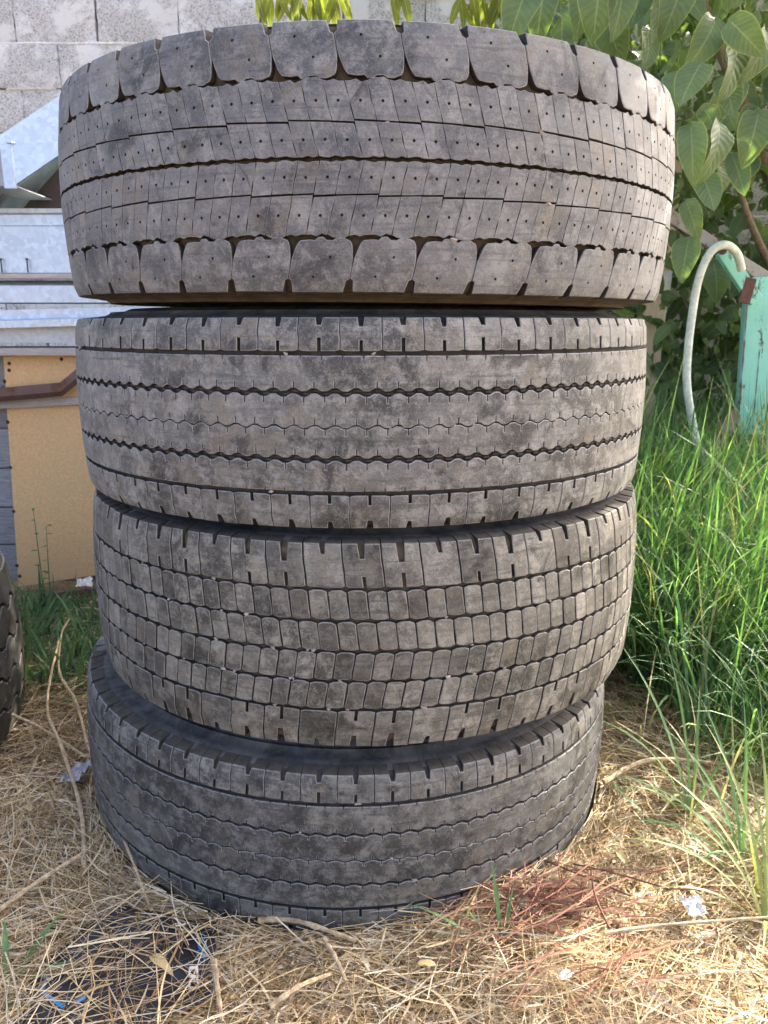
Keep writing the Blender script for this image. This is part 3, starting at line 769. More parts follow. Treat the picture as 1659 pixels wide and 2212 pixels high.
def sheets():
    Y = 2.48; e = -.33
    # lowest: C-channel on the beam
    o = profile('steel_channel', [(Y+.16, .828), (Y, .828), (Y, zat(700, Y)), (Y+.15, zat(700, Y)+.004)], -2.4, e, .003, M['galv2'], slope=-.004)
    tag(o, 'mottled galvanised channel lying lowest on the crate beam', 'metal profile')
    z1 = zat(690, Y)
    o = profile('steel_channel', [(Y-.035, z1-.002), (Y-.035, z1+.016), (Y+.03, z1+.022), (Y+.03, z1+.050), (Y+.2, z1+.055)], -2.4, e, .003, M['galv'], slope=.028)
    tag(o, 'pale stepped metal profile sloping slightly above the lowest channel', 'metal profile')
    o = profile('steel_channel', [(Y+.2, zat(664, Y)+.018), (Y+.01, zat(664, Y)+.018), (Y+.01, zat(618, Y)), (Y+.045, zat(606, Y)), (Y+.2, zat(606, Y)+.003)], -2.4, e, .003, M['galv'])
    tag(o, 'smooth white metal profile under the wooden batten', 'metal profile')
    o = box('wooden_batten', (-2.4, Y-.012, zat(604, Y)+.002), (e, Y+.04, zat(591, Y)), M['beam'])
    tag(o, 'thin greyish wooden batten under the large galvanised sheet', 'batten')
    # large upright tray
    r = empty('steel_tray', (-1.2, Y, zat(590, Y))); zb, zt = zat(589, Y)+.002, zat(450, Y)
    tag(r, 'large spangled galvanised tray with rolled top lip and two screws', 'metal tray')
    zs = zat(487, Y)
    tf = a = profile('tray_front', [(Y+.3, zb), (Y+.012, zb), (Y+.012, zs), (Y+.008, zs+.002), (Y+.008, zt-.016)], -2.4, e, .002, M['galv'], r); a.location = -r.location
    a = profile('top_lip', [(Y+.0075, zt-.016), (Y-.004, zt-.012), (Y-.004, zt-.003), (Y+.05, zt)], -2.4, e, .002, M['galv2'], r); a.location = -r.location
    for px in (5, 61):
        p0 = P(px, 592, Y); me = tube_mesh('screw', [p0 + Vector((0, 0, .004)), p0 + Vector((0, 0, .042)), p0 + Vector((0, 0, .0421)), p0 + Vector((0, 0, .046))], [.0022, .0022, .0048, .0048], 8)
        a = link('screw', me, M['nail'], tf)
    # short box channel whose open end shows, above the tray
    r = empty('box_channel', (-1.2, 2.36, zat(400, 2.36))); tag(r, 'short galvanised box channel with flanged end over the tray', 'metal profile')
    Yc = 2.36; x1 = P(37, 400, Yc).x; zb, zt = zat(402, Yc), zat(322, Yc)
    a = profile('channel_web', [(Yc+.02, zt), (Yc, zt), (Yc, zb), (Yc+.34, zb), (Yc+.34, zt), (Yc+.30, zt)], -2.3, x1-.008, .003, M['galv3'], r); a.location = -r.location
    bm = bmesh.new()
    for lo, hi in (((x1-.032, Yc-.012, zb-.008), (x1, Yc-.003, zt+.012)), ((x1-.012, Yc-.016, zt+.0125), (x1+.004, Yc+.01, zt+.019))): box_bm(bm, lo, hi)
    a = link('end_flange', bm_mesh(bm, 'end_flange', .0008), M['galv'], r); a.location = -r.location
    # long tilted trough on top, rising to the right
    A, B = P(-160, 398, 2.42), P(172, 178, 2.62)
    r = empty('steel_trough', A); tag(r, 'long blue tinted sheet metal trough rising toward the right on top of the pile', 'metal trough')
    d = (B-A).normalized(); back = Vector((-.35, .93, .0)); back = (back - d*back.dot(d)).normalized(); up = d.cross(back)
    if up.z < 0: up = -up
    L = (B-A).length; hgt = .128
    def strip(name, a, b, th, mat):
        o = Vector((0, 0, 0)); n = (b-a).cross(d).normalized()*th
        c = [a, b, b+n, a+n]; V = [q for q in c] + [q+d*L for q in c]
        F = [(0, 1, 5, 4), (1, 2, 6, 5), (2, 3, 7, 6), (3, 0, 4, 7), (0, 3, 2, 1), (4, 5, 6, 7)]
        return link(name, pymesh(name, V, F), mat, r)
    lo0 = -up*hgt
    strip('front_side', lo0, Vector((0, 0, 0)), .002, M['galv'])
    strip('floor', lo0 + back*.0025 - up*.001, lo0 + back*.30 - up*.14, .002, M['shadezinc'])  # floor and back darker than the front: shade painted into the zinc
    strip('back_side', lo0 + back*.302 - up*.14, lo0 + back*.33 + up*.06, .002, M['shadezinc'])
    # dark plate added to paint the shade inside and under the trough
    o = profile('shade_plate', [(2.62, zat(590, 2.5)+.01), (2.62, P(100, 300, 2.62).z), (2.78, P(100, 300, 2.62).z)], P(20, 400, 2.6).x, P(150, 400, 2.6).x, .004, M['shadebrown'])
    tag(o, 'added dark brown plate painting the shade beneath the trough', 'shade plate')
    # rusty bar lying against the hardboard
    Yb = 2.46; pts = [P(-60, 856, Yb), P(0, 850, Yb), P(133, 838, Yb), P(172, 806, Yb), P(200, 790, Yb)]
    V = []; F = []
    for q in pts:
        for dy, dz in ((-.012, .017), (.014, .017), (.014, -.010), (-.006, -.010), (-.006, -.012), (.0, -.026), (-.012, -.010)):
            V.append(q + Vector((0, dy, dz)))
    k = 7
    for i in range(len(pts)-1):
        for j in range(k): F.append((i*k+j, i*k+(j+1) % k, (i+1)*k+(j+1) % k, (i+1)*k+j))
    F += [tuple(range(k)), tuple(range((len(pts)-1)*k, len(pts)*k))]
    bm = bmesh.new(); bv = [bm.verts.new(v) for v in V]
    for f in F: bm.faces.new([bv[j] for j in f])
    o = link('steel_bar', bm_mesh(bm, 'steel_bar'), M['rust']); tag(o, 'rusty steel angle bar with upturned end crossing the yellow hardboard', 'steel bar')
    o2 = quad_slab('support_rail', (P(-60, 868, 2.49), P(330, 850, 2.49), P(330, 866, 2.49), P(-60, 886, 2.49)), .012, M['beam']); tag(o2, 'thin brown rail just under the upturned steel bar', 'rail')
    o = quad_slab('steel_bar', (P(46, 1290, 2.42), P(330, 1255, 2.44), P(330, 1285, 2.44), P(46, 1318, 2.42)), .03, M['rust']); tag(o, 'dark rusty bar lying in the weeds at the foot of the hardboard', 'steel bar')
sheets()

# ------------------------------------------------------------------ right: turquoise pump, hose, pale post
def pump():
    Y = 2.75
    b0 = P(1640, 935, Y); root = empty('hand_pump', (b0.x, Y, 0)); tag(root, 'rusty turquoise steel pump column with lever arm in the tall grass', 'pump')
    def add(name, me, mat): o = link(name, me, mat, root); o.location = -root.location; return o
    tl, tr = P(1616, 600, Y), P(1730, 592, Y); bl, br = P(1590, 940, Y), P(1690, 940, Y)
    bm = bmesh.new(); rings = []
    for l, r in ((bl, br), (bl.lerp(tl, .33), br.lerp(tr, .33)), (bl.lerp(tl, .66), br.lerp(tr, .66)), (tl, tr)):
        w = (r-l).length
        rings.append([bm.verts.new(l), bm.verts.new(r), bm.verts.new(r+Vector((.01, w*.5, 0))), bm.verts.new(l+Vector((.025, w*.5, 0)))])
    for a, b in zip(rings, rings[1:]):
        for i in range(4): bm.faces.new((a[i], a[(i+1) % 4], b[(i+1) % 4], b[i]))
    bm.faces.new(rings[0][::-1]); bm.faces.new(rings[-1])
    add('column', bm_mesh(bm, 'column', .010, 3, 40), M['teal'])
    # rusted seam where the paint has gone along the left edge and down the middle
    for f, w_ in ((.02, .008), (.34, .005)):
        V = []; F = []; kk = 26
        for i in range(kk+1):
            t = .04 + .90*i/kk; c0 = bl.lerp(tl, t); c1 = br.lerp(tr, t); q = c0.lerp(c1, f); ww = w_*max(.1, .5 + 1.2*noise.noise(Vector((i*.9, f*9, 0))))*(1 if f < .1 or t < .55 else .12)
            V += [q + Vector((-ww/2, -.0022, 0)), q + Vector((ww/2, -.0022, 0))]
        for i in range(kk): F.append((2*i, 2*i+1, 2*i+3, 2*i+2))
        add('rust_streak', pymesh('rust_streak', V, F), M['rust'])
    # bracket arm from the column head up to the pivot
    def bar(name, a, b, w, d, mat):
        a, b = Vector(a), Vector(b); t = (b-a).normalized(); s = Vector((t.z, 0, -t.x)).normalized()*w/2; n = t.cross(s).normalized()*d/2
        bm = bmesh.new(); vs = []
        for q in (a, b): vs.append([bm.verts.new(q+s+n), bm.verts.new(q-s+n), bm.verts.new(q-s-n), bm.verts.new(q+s-n)])
        for i in range(4): bm.faces.new((vs[0][i], vs[0][(i+1) % 4], vs[1][(i+1) % 4], vs[1][i]))
        bm.faces.new(vs[0][::-1]); bm.faces.new(vs[1]); return add(name, bm_mesh(bm, name, .003), mat)
    bar('bracket_arm', P(1632, 650, Y-.02), P(1560, 542, Y-.02), .046, .03, M['teal'])
    bar('gusset_plate', P(1606, 655, Y-.03), P(1622, 600, Y-.03), .040, .012, M['rust'])
    bar('lever', P(1350, 405, Y+.03), P(1670, 612, Y+.03), .040, .03, M['rust2'])
    me = tube_mesh('pivot_bolt', [P(1561, 541, Y-.05), P(1561, 541, Y+.06)], .014, 10); add('pivot_bolt', me, M['rust'])
    for a, b in ((P(1590, 885, Y+.02), P(1535, 985, Y-.08)), (P(1672, 880, Y+.02), P(1720, 985, Y-.08)), (P(1640, 890, Y+.12), P(1640, 960, Y+.3))):
        d = b-a; b2 = a + d*(a.z/(a.z-b.z)); bar('leg', a, b2, .045, .03, M['rust'])
pump()
def hose():
    Y = 2.62
    c = [P(1602, 582, Y+.06), P(1590, 545, Y+.03), P(1565, 529, Y), P(1535, 545, Y), P(1510, 600, Y), P(1495, 680, Y), P(1485, 770, Y), P(1484, 830, Y), P(1492, 890, Y), P(1506, 960, Y+.01), P(1530, 1040, Y+.03)]
    q = c[-1]; c.append(Vector((q.x+.04, q.y+.02, .02)))
    o = link('hose', tube_mesh('hose', smooth_path(c, 70), .0135, 12), M['hose']); tag(o, 'stained white hose arched over the turquoise pump bracket and down into grass', 'hose')
hose()
def post():
    Y = 3.25; r = empty('wooden_post', (P(1425, 700, Y).x, Y, 0)); tag(r, 'pale wooden post with white painted mark right behind the tyre stack', 'post')
    x = P(1418, 650, Y).x - r.location.x
    bm = bmesh.new(); vs = box_bm(bm, (x-.05, 0, 0), (x+.045, .09, 1.55))
    for v in vs: v.co.x += (v.co.z-.9)*.03
    shaft = link('shaft', bm_mesh(bm, 'shaft', .008), M['post'], r)
    bm = bmesh.new(); z0, z1 = P(1420, 640, Y).z, P(1420, 585, Y).z
    vs = box_bm(bm, (x-.0535, -.0035, z0), (x+.0485, .0935, z1))
    for v in vs: v.co.x += (v.co.z-.9)*.03
    link('white_mark', bm_mesh(bm, 'white_mark', .001), M['white_paint'], shaft)
post()

# ------------------------------------------------------------------ leaves and trees
def leaf_geo(nv=8, wid=.58, droop=.35, fold=.25, wave=.03, tip=1.0, seed=0):
    rr = random.Random(seed); V = []; UV = []; F = []
    us = (-1, -.55, 0, .55, 1)
    for i in range(nv+1):
        t = i/nv
        w = wid/2*(math.sin(PI*min(1, t**.80)))**.62*(1-.18*t) if 0 < t < 1 else 0.004
        y = t - droop*.25*t*t; zc = -droop*t*t*.75
        for u in us:
            V.append((u*w, y, zc + fold*abs(u)*w - .06*fold*u*u + wave*math.sin(t*11+seed+u*2)*abs(u)))
            UV.append((.5+u*.5, t))
    k = len(us)
    for i in range(nv):
        for j in range(k-1): F.append((i*k+j, i*k+j+1, (i+1)*k+j+1, (i+1)*k+j))
    return np.array(V), np.array(UV), np.array(F)
def set_uv(me, uv):
    l = me.uv_layers.new(name='UVMap'); idx = np.empty(len(me.loops), dtype=np.int32); me.loops.foreach_get('vertex_index', idx)
    l.data.foreach_set('uv', uv[idx].ravel().astype(np.float32))
LV = [leaf_geo(9, .62 + .07*(k % 3), .25 + .13*k, .22 + .05*(k % 4), .012 + .006*k, seed=k) for k in range(6)]
def leaf_mesh(k, mat):
    v, uv, f = LV[k]; me = npmesh('leaf', v, f); set_uv(me, uv); me.shade_smooth(); me.materials.append(mat); return me
LM = [leaf_mesh(k, M['leaf']) for k in range(6)]
def frame(d, nrm):
    y = Vector(d).normalized(); z = Vector(nrm); z = (z - y*z.dot(y))
    if z.length < 1e-3: z = Vector((0, 0, 1)).cross(y)
    z.normalize(); x = y.cross(z)
    return Matrix((x, y, z)).transposed()
def put_leaf(parent, meshes, base, d, nrm, size, rr, name='leaf', wid=1.0):
    o = link(name, meshes[rr.randrange(len(meshes))], None, parent)
    m = frame(d, nrm).to_4x4(); m.translation = Vector(base) - (parent.location if parent else Vector()); o.matrix_local = m @ Matrix.Diagonal((size*wid, size, size, 1))
    return o
def foliage_mesh(name, bases, dirs, nrms, sizes, lv, rr):
    VV, FF, UU, b = [], [], [], 0
    for p, d, n, s in zip(bases, dirs, nrms, sizes):
        v, uv, f = lv[rr.randrange(len(lv))]; m = np.array(frame(d, n))
        VV.append((v*s) @ m.T + np.array(p)); FF.append(f+b); UU.append(uv); b += len(v)
    me = npmesh(name, np.concatenate(VV), np.concatenate(FF)); set_uv(me, np.concatenate(UU)); me.shade_smooth(); return me
def tree():
    rr = random.Random(11)
    base = Vector((1.75, 3.45, 0)); root = empty('broadleaf_tree', base)
    tag(root, 'broad leaved tree with large green leaves right of the tyre stack', 'tree')
    def limb(name, ctrl, r0, r1, parent=root, n=14):
        pts = smooth_path(ctrl, n); me = tube_mesh(name, [p-base for p in pts], [r0 + (r1-r0)*i/n + .004*math.sin(i*2.3) * (r0 > .03) for i in range(n+1)], 9)
        return link(name, me, M['bark'], parent), pts
    limb('trunk', [base, (1.72, 3.42, .7), (1.62, 3.3, 1.4), (1.68, 3.2, 2.2), (1.8, 3.1, 3.2)], .075, .045)
    tips = []
    for ctrl, r in (([(1.64, 3.32, 1.3), (1.3, 3.0, 1.6), (1.0, 2.8, 1.95), (.75, 2.7, 2.4)], .03), ([(1.62, 3.3, 1.5), (1.75, 2.8, 1.85), (1.95, 2.4, 2.3), (2.1, 2.1, 2.8)], .034),
                    ([(1.66, 3.25, 1.9), (1.35, 2.9, 2.25), (1.05, 2.5, 2.5), (.8, 2.2, 2.75)], .028), ([(1.66, 3.3, 1.0), (1.35, 2.95, 1.2), (1.15, 2.7, 1.35)], .02),
                    ([(1.68, 3.2, 2.2), (2.2, 3.0, 2.7), (2.7, 2.8, 3.1)], .035), ([(1.7, 3.2, 2.4), (1.5, 2.5, 3.0), (1.3, 1.8, 3.4)], .03),
                    ([(1.63, 3.35, 1.2), (1.9, 3.0, 1.3), (2.1, 2.8, 1.6)], .022), ([(1.8, 3.1, 3.1), (1.2, 2.6, 3.7), (.9, 2.0, 4.0)], .03), ([(1.8, 3.1, 3.1), (2.4, 2.4, 3.8), (2.9, 1.9, 4.2)], .03)):
        limb('branch', ctrl, r, .006)
    def in_crown():
        while True:
            p = Vector((rr.uniform(.35, 2.6), rr.uniform(2.35, 4.05), rr.uniform(.55, 2.9)))
            if p.x < .35 + .15*(p.y-2.3) : continue
            if p.z < 1.1 and p.y < 2.9 and rr.random() < .8: continue
            if p.x > .85 and p.y < 2.95 and p.z < 1.38: continue
            return p
    # large leaves that can be told apart, tip toward the second point of each pair (photo picture points, then distance)
    big = [((1150, -45), (1098, 48), 2.15), ((1180, -40), (1160, 52), 2.3), ((1262, -40), (1255, 45), 2.25), ((1300, -50), (1282, 30), 2.1), ((1345, -45), (1350, 45), 2.1),
           ((1395, -50), (1372, 40), 2.35), ((1430, -40), (1440, 72), 2.3), ((1480, -50), (1452, 40), 2.25), ((1548, 36), (1522, 122), 2.1), ((1572, 40), (1640, 105), 2.05), ((1580, 80), (1636, 165), 2.1),
           ((1518, 132), (1470, 205), 2.0), ((1470, 150), (1455, 205), 2.1), ((1560, 165), (1590, 235), 2.2), ((1492, 262), (1500, 368), 2.0), ((1548, 255), (1592, 355), 2.05), ((1520, 235), (1545, 262), 2.2),
           ((1512, 368), (1548, 440), 2.15), ((1480, 430), (1510, 500), 2.3), ((1600, 160), (1560, 250), 2.4), ((1640, 235), (1625, 330), 2.3), ((1210, 5), (1225, 92), 2.4), ((1310, 30), (1330, 110), 2.4),
           ((1240, 40), (1200, 110), 2.5), ((1400, 60), (1410, 135), 2.4), ((1655, 60), (1668, 150), 2.1), ((1580, 330), (1612, 410), 2.5), ((1490, 510), (1470, 590), 2.5), ((1540, 560), (1560, 640), 2.9)]
    for (a, b, Y) in big:
        A, B = P(*a, Y+.05), P(*b, Y-.02); L = (B-A).length*1.08
        put_leaf(root, LM, A, B-A, Vector((rr.uniform(-.8, .8), -1, rr.uniform(.0, 1.1))), L, rr, 'leaf', rr.uniform(.8, 1.1))
    for k in range(255):
        for _ in range(60):
            p = in_crown()
            if p.y < 3.2: break
        a = rr.uniform(0, 2*PI)
        d = Vector((math.cos(a)*.5, math.sin(a)*.4-.2, rr.uniform(-1.2, -.25)))
        put_leaf(root, LM, p, d, Vector((rr.uniform(-1.1, 1.1), -.7+rr.uniform(-.4, .8), rr.uniform(-.1, 1.1))), rr.choice((rr.uniform(.045, .08), rr.uniform(.07, .12), rr.uniform(.09, .14))), rr, 'leaf', rr.uniform(.75, 1.1))
    bs, ds, ns, ss = [], [], [], []
    def addl(p, s):
        a = rr.uniform(0, 2*PI); bs.append(p); ds.append(Vector((math.cos(a)*.7, math.sin(a)*.7-.1, rr.uniform(-1.2, .1))))
        ns.append(Vector((rr.uniform(-.8, .8), rr.uniform(-.9, .4), rr.uniform(.2, 1)))); ss.append(s)
    for k in range(2500):
        p = in_crown()
        if p.x > 1.75 and p.z < 2.2 and rr.random() < .75: continue
        addl(p, rr.uniform(.05, .125))
    for k in range(4800):                                      # small dense leaves deep in the bush
        p = Vector((rr.uniform(.5, 2.5), rr.uniform(3.1, 4.05), rr.uniform(.5, 2.7))); addl(p, rr.uniform(.035, .08))
    # the upper crown, over and to the right of the frame, that shades the yard
    for k in range(4600):
        while True:
            p = Vector((rr.uniform(.1, 4.2), rr.uniform(1.0, 4.8), rr.uniform(2.3, 4.8)))
            e = ((p.x-2.1)/2.1)**2 + ((p.y-2.9)/1.95)**2 + ((p.z-3.3)/1.5)**2
            if e < 1 and p.z > 1.15 + .62*p.y - .25: break
        addl(p, rr.uniform(.09, .15))
    o = link('crown', foliage_mesh('crown', bs, ds, ns, ss, LV, rr), M['leaf'], root); o.location = -base; tag(o, kind='stuff')
    # thin twigs
    for k in range(16):
        p = in_crown(); q = p + Vector((rr.uniform(-.4, .4), rr.uniform(-.2, .3), rr.uniform(-.1, .5))); m = (p+q)/2 + Vector((0, 0, .05))
        limb('twig', [p, m, q], .006, .0025, n=6)
tree()
def hedge():
    rr = random.Random(21); bs, ds, ns, ss = [], [], [], []
    for k in range(1300):
        p = Vector((rr.uniform(.7, 3.2), rr.uniform(3.2, 4.05), rr.uniform(.2, 1.5))); a = rr.uniform(0, 2*PI)
        bs.append(p); ds.append(Vector((math.cos(a), math.sin(a), rr.uniform(-1, .2)))); ns.append(Vector((rr.uniform(-.6, .6), -.7, rr.uniform(.2, 1)))); ss.append(rr.uniform(.06, .12))
    r = empty('shrub', (1.8, 3.7, 0)); tag(r, 'low shrub of dark leaves behind the pump and hose', 'shrub')
    o = link('foliage', foliage_mesh('foliage', bs, ds, ns, ss, LV, rr), M['leaf'], r); o.location = -r.location; tag(o, kind='stuff')
    for k in range(7):
        x, y = 1.8 + rr.uniform(-.5, .5), 3.7 + rr.uniform(-.2, .2); t = Vector((x + rr.uniform(-.8, .8), y - rr.uniform(0, .4), rr.uniform(1.0, 1.5)))
        a = link('stem', tube_mesh('stem', smooth_path([(x, y, 0), ((x+t.x)/2 + rr.uniform(-.1, .1), y, t.z*.5), t], 10), [.012 - .0009*i for i in range(11)], 7), M['bark'], r); a.location = -r.location
hedge()
def sprays():
    rr = random.Random(31)
    g = [leaf_geo(7, .30, .3 + .2*k, .25, .01, seed=k) for k in range(3)]; ms = []
    for v, uv, f in g:
        me = npmesh('leaf', v, f); set_uv(me, uv); me.shade_smooth(); me.materials.append(M['leafy']); ms.append(me)
    for px0, px1, py, n, Y, lab in ((560, 735, 0, 24, 2.6, 'yellowing leaf spray hanging over the left half of the topmost tyre'), (845, 885, -8, 4, 2.7, 'single drooping leaf sprig at the top edge near the middle'), (985, 1085, 10, 14, 2.8, 'small yellow green leaf spray just left of the big tree leaves')):
        top = P(.5*(px0+px1), -260, Y+.1); r = empty('leaf_spray', top); tag(r, lab, 'leaf spray')
        for tw in range(2 if n > 5 else 1):
            e = P(px0 + (px1-px0)*(.25+.5*tw), py+12, Y)
            a = link('twig', tube_mesh('twig', [q-top for q in smooth_path([top, (top+e)/2 + Vector((.05, 0, .04)), e], 8)], [.006-.0005*i for i in range(9)], 6), M['bark'], r)
        for k in range(n):
            b = P(px0 + (px1-px0)*(k+.5)/n + rr.uniform(-6, 6), py - rr.uniform(4, 34), Y + rr.uniform(-.06, .06))
            put_leaf(r, ms, b, Vector((rr.uniform(-.55, .55), rr.uniform(-.3, .3), -1)), Vector((rr.uniform(-.8, .8), -1, .2)), rr.uniform(.075, .115), rr, 'leaf', 1.0)
sprays()

# ------------------------------------------------------------------ straw, grass, weeds
def stack_clear(x, y, r=.495): return (x+.072)**2 + (y-1.450)**2 > r*r
def left_clear(x, y): return (x+1.305)**2 + (y-1.445)**2 > .50**2
def straw():
    n = 78000; xs = RNG.uniform(-1.35, 1.75, n*2); ys = RNG.uniform(.55, 2.35, n*2)
    ok = ((xs+.072)**2 + (ys-1.450)**2 > .50**2) & ((xs+1.305)**2 + (ys-1.445)**2 > .50**2)
    dens = np.where(ys > 1.35, .40, 1.0)*np.where((xs > .55) & (ys > 1.5), .5, 1); ok &= RNG.random(n*2) < dens
    ok &= (np.abs(xs) < .28 + .62*ys)
    insheet = (xs > -.50) & (xs < -.185) & (ys > .70) & (ys < .965)
    xs, ys, insheet = xs[ok][:n], ys[ok][:n], insheet[ok][:n]; n = len(xs)
    fld = np.array([noise.noise(Vector((x*2.2, y*2.2, 5.0))) for x, y in zip(xs, ys)])
    az = fld*2.6 + RNG.normal(0, .95, n) + np.where(xs < -.3, .45, 0)
    L = RNG.gamma(3, .034, n).clip(.02, .30); k = 4; t = np.linspace(-.5, .5, k)
    g = np.array([gz(x, y) for x, y in zip(xs, ys)])
    mound = .022 + .020*np.array([noise.noise(Vector((x*3.1, y*3.1, 9.0))) for x, y in zip(xs, ys)])
    z = g + RNG.random(n)**1.0*mound*1.6
    z = np.where(insheet & (RNG.random(n) < .66), g*0 + RNG.random(n)*.012, z + np.where(insheet, .022, 0))
    tilt = RNG.normal(0, .11, n); bend = RNG.normal(0, .14, n)*np.where(RNG.random(n) < .12, 3, 1)
    a = az[:, None] + bend[:, None]*t[None]*2
    dx = np.cos(a); dy = np.sin(a)
    px = xs[:, None] + dx*L[:, None]*t; py = ys[:, None] + dy*L[:, None]*t; pz = z[:, None] + tilt[:, None]*L[:, None]*t - (L[:, None]*t)**2*.6
    pz = np.maximum(pz, g[:, None]-.008)
    # keep ends out of the rubber
    ddx, ddy = px+.072, py-1.450; r = np.sqrt(ddx**2+ddy**2); f = np.where(r < .502, .502/np.maximum(r, 1e-3), 1); px = ddx*f-.072; py = ddy*f+1.450
    pts = np.stack([px, py, pz], -1)
    roll = RNG.uniform(-.9, .9, n)[:, None]
    side = np.stack([-dy*np.cos(roll), dx*np.cos(roll), np.sin(roll)*np.ones_like(dx)], -1)
    w = (RNG.gamma(3.2, .00035, n).clip(.0005, .0036))[:, None]*np.array([.8, 1, 1, .6])[None]
    v, q = ribbons(pts, side, w)
    o = link('straw', npmesh('straw', v, q), M['straw']); tag(o, 'loose golden straw and dry grass littering the ground round the tyres', 'straw', kind='stuff')
straw()
def chaff():
    n = 40000; xs = RNG.uniform(-1.3, 1.5, n*2); ys = RNG.uniform(.55, 2.2, n*2)
    ok = stack_clear(xs, ys, .505) & left_clear(xs, ys) & (np.abs(xs) < .28 + .62*ys); xs, ys = xs[ok][:n], ys[ok][:n]; n = len(xs)
    g = np.array([gz(x, y) for x, y in zip(xs, ys)]); z = g + RNG.random(n)*.034
    a = RNG.uniform(0, 6.28, n); L = RNG.gamma(2.5, .005, n).clip(.004, .035); t = np.linspace(-.5, .5, 3); tl = RNG.normal(0, .35, n)
    pts = np.stack([xs[:, None] + np.cos(a)[:, None]*L[:, None]*t, ys[:, None] + np.sin(a)[:, None]*L[:, None]*t, z[:, None] + tl[:, None]*L[:, None]*t + .15*L[:, None]*(1-4*t*t)], -1)
    r = RNG.uniform(-.8, .8, n); side = np.repeat(np.stack([-np.sin(a)*np.cos(r), np.cos(a)*np.cos(r), np.sin(r)], -1)[:, None], 3, 1)
    w = (RNG.gamma(2.2, .0011, n).clip(.0008, .009))[:, None]*np.array([.5, 1, .35])[None]
    v, q = ribbons(pts, side, w); o = link('chaff', npmesh('chaff', v, q), M['chaff']); tag(o, 'brown chaff and broken leaf bits matted into the straw', 'chaff', kind='stuff')
chaff()
def base_straw():                                                     # straw pressed and heaped against the foot of the bottom tyre
    n = 3200; th = RNG.uniform(-2.2, 2.2, n); rad = .508 + RNG.random(n)**2*.075; x = -.072 + rad*np.sin(th); y = 1.45 - rad*np.cos(th)
    az = th + RNG.normal(0, .5, n); L = RNG.gamma(4, .022, n).clip(.03, .20); z = np.array([gz(a, b) for a, b in zip(x, y)]) + .004 + RNG.random(n)*.026*np.clip(1 - (rad-.508)/.09, .15, 1)
    t = np.linspace(-.5, .5, 4); a = az[:, None] + RNG.normal(0, .2, n)[:, None]*t
    px = x[:, None] + np.cos(a)*L[:, None]*t; py = y[:, None] + np.sin(a)*L[:, None]*t; pz = z[:, None] + RNG.normal(0, .22, n)[:, None]*L[:, None]*t
    dx, dy = px+.072, py-1.45; r = np.sqrt(dx**2+dy**2); f = np.where(r < .510, .510/r, 1); px = dx*f-.072; py = dy*f+1.45
    roll = RNG.uniform(-.9, .9, n)[:, None]; side = np.stack([-np.sin(a)*np.cos(roll), np.cos(a)*np.cos(roll), np.sin(roll)*np.ones_like(a)], -1)
    v, q = ribbons(np.stack([px, py, pz], -1), side, (RNG.gamma(3.2, .00045, n).clip(.0006, .004))[:, None]*np.array([.8, 1, 1, .6])[None])
    o = link('heaped_straw', npmesh('heaped_straw', v, q), M['straw']); tag(o, 'straw heaped against the foot of the bottom tyre', 'straw', kind='stuff')
base_straw()
def blades(name, xs, ys, L, az, lean, bend, w, mat, k=7, z0=None):
    n = len(xs); t = np.linspace(0, 1, k); ph = lean[:, None] + bend[:, None]*t[None]**1.3
    st = L[:, None]/(k-1); sx = np.sin(ph)*st; sz = np.cos(ph)*st
    h = np.concatenate([np.zeros((n, 1)), np.cumsum(sx[:, :-1], 1)], 1); z = np.concatenate([np.zeros((n, 1)), np.cumsum(sz[:, :-1], 1)], 1)
    g = np.array([gz(x, y) for x, y in zip(xs, ys)]) - .01
    pts = np.stack([xs[:, None] + np.cos(az)[:, None]*h, ys[:, None] + np.sin(az)[:, None]*h, np.maximum(g[:, None] + z, g[:, None]+.004)], -1)
    ta = az + PI/2 + RNG.normal(0, .35, n)
    side = np.stack([np.cos(ta)[:, None]*np.ones((1, k)), np.sin(ta)[:, None]*np.ones((1, k)), .2*np.sin(t*5)[None]*np.ones((n, 1))], -1)
    ww = w[:, None]*(np.array([.75] + [1]*(k-3) + [.7, .06]) if k > 3 else np.array([1, .8, .1]))[None]
    # keep the blades out of the stack
    ddx, ddy = pts[..., 0]+.045, pts[..., 1]-1.465; r = np.sqrt(ddx**2+ddy**2); f = np.where((r < .515) & (pts[..., 2] < 1.2), .515/np.maximum(r, 1e-3), 1)
    pts[..., 0] = ddx*f-.045; pts[..., 1] = ddy*f+1.465
    v, q = ribbons(pts, side, ww); return v, q
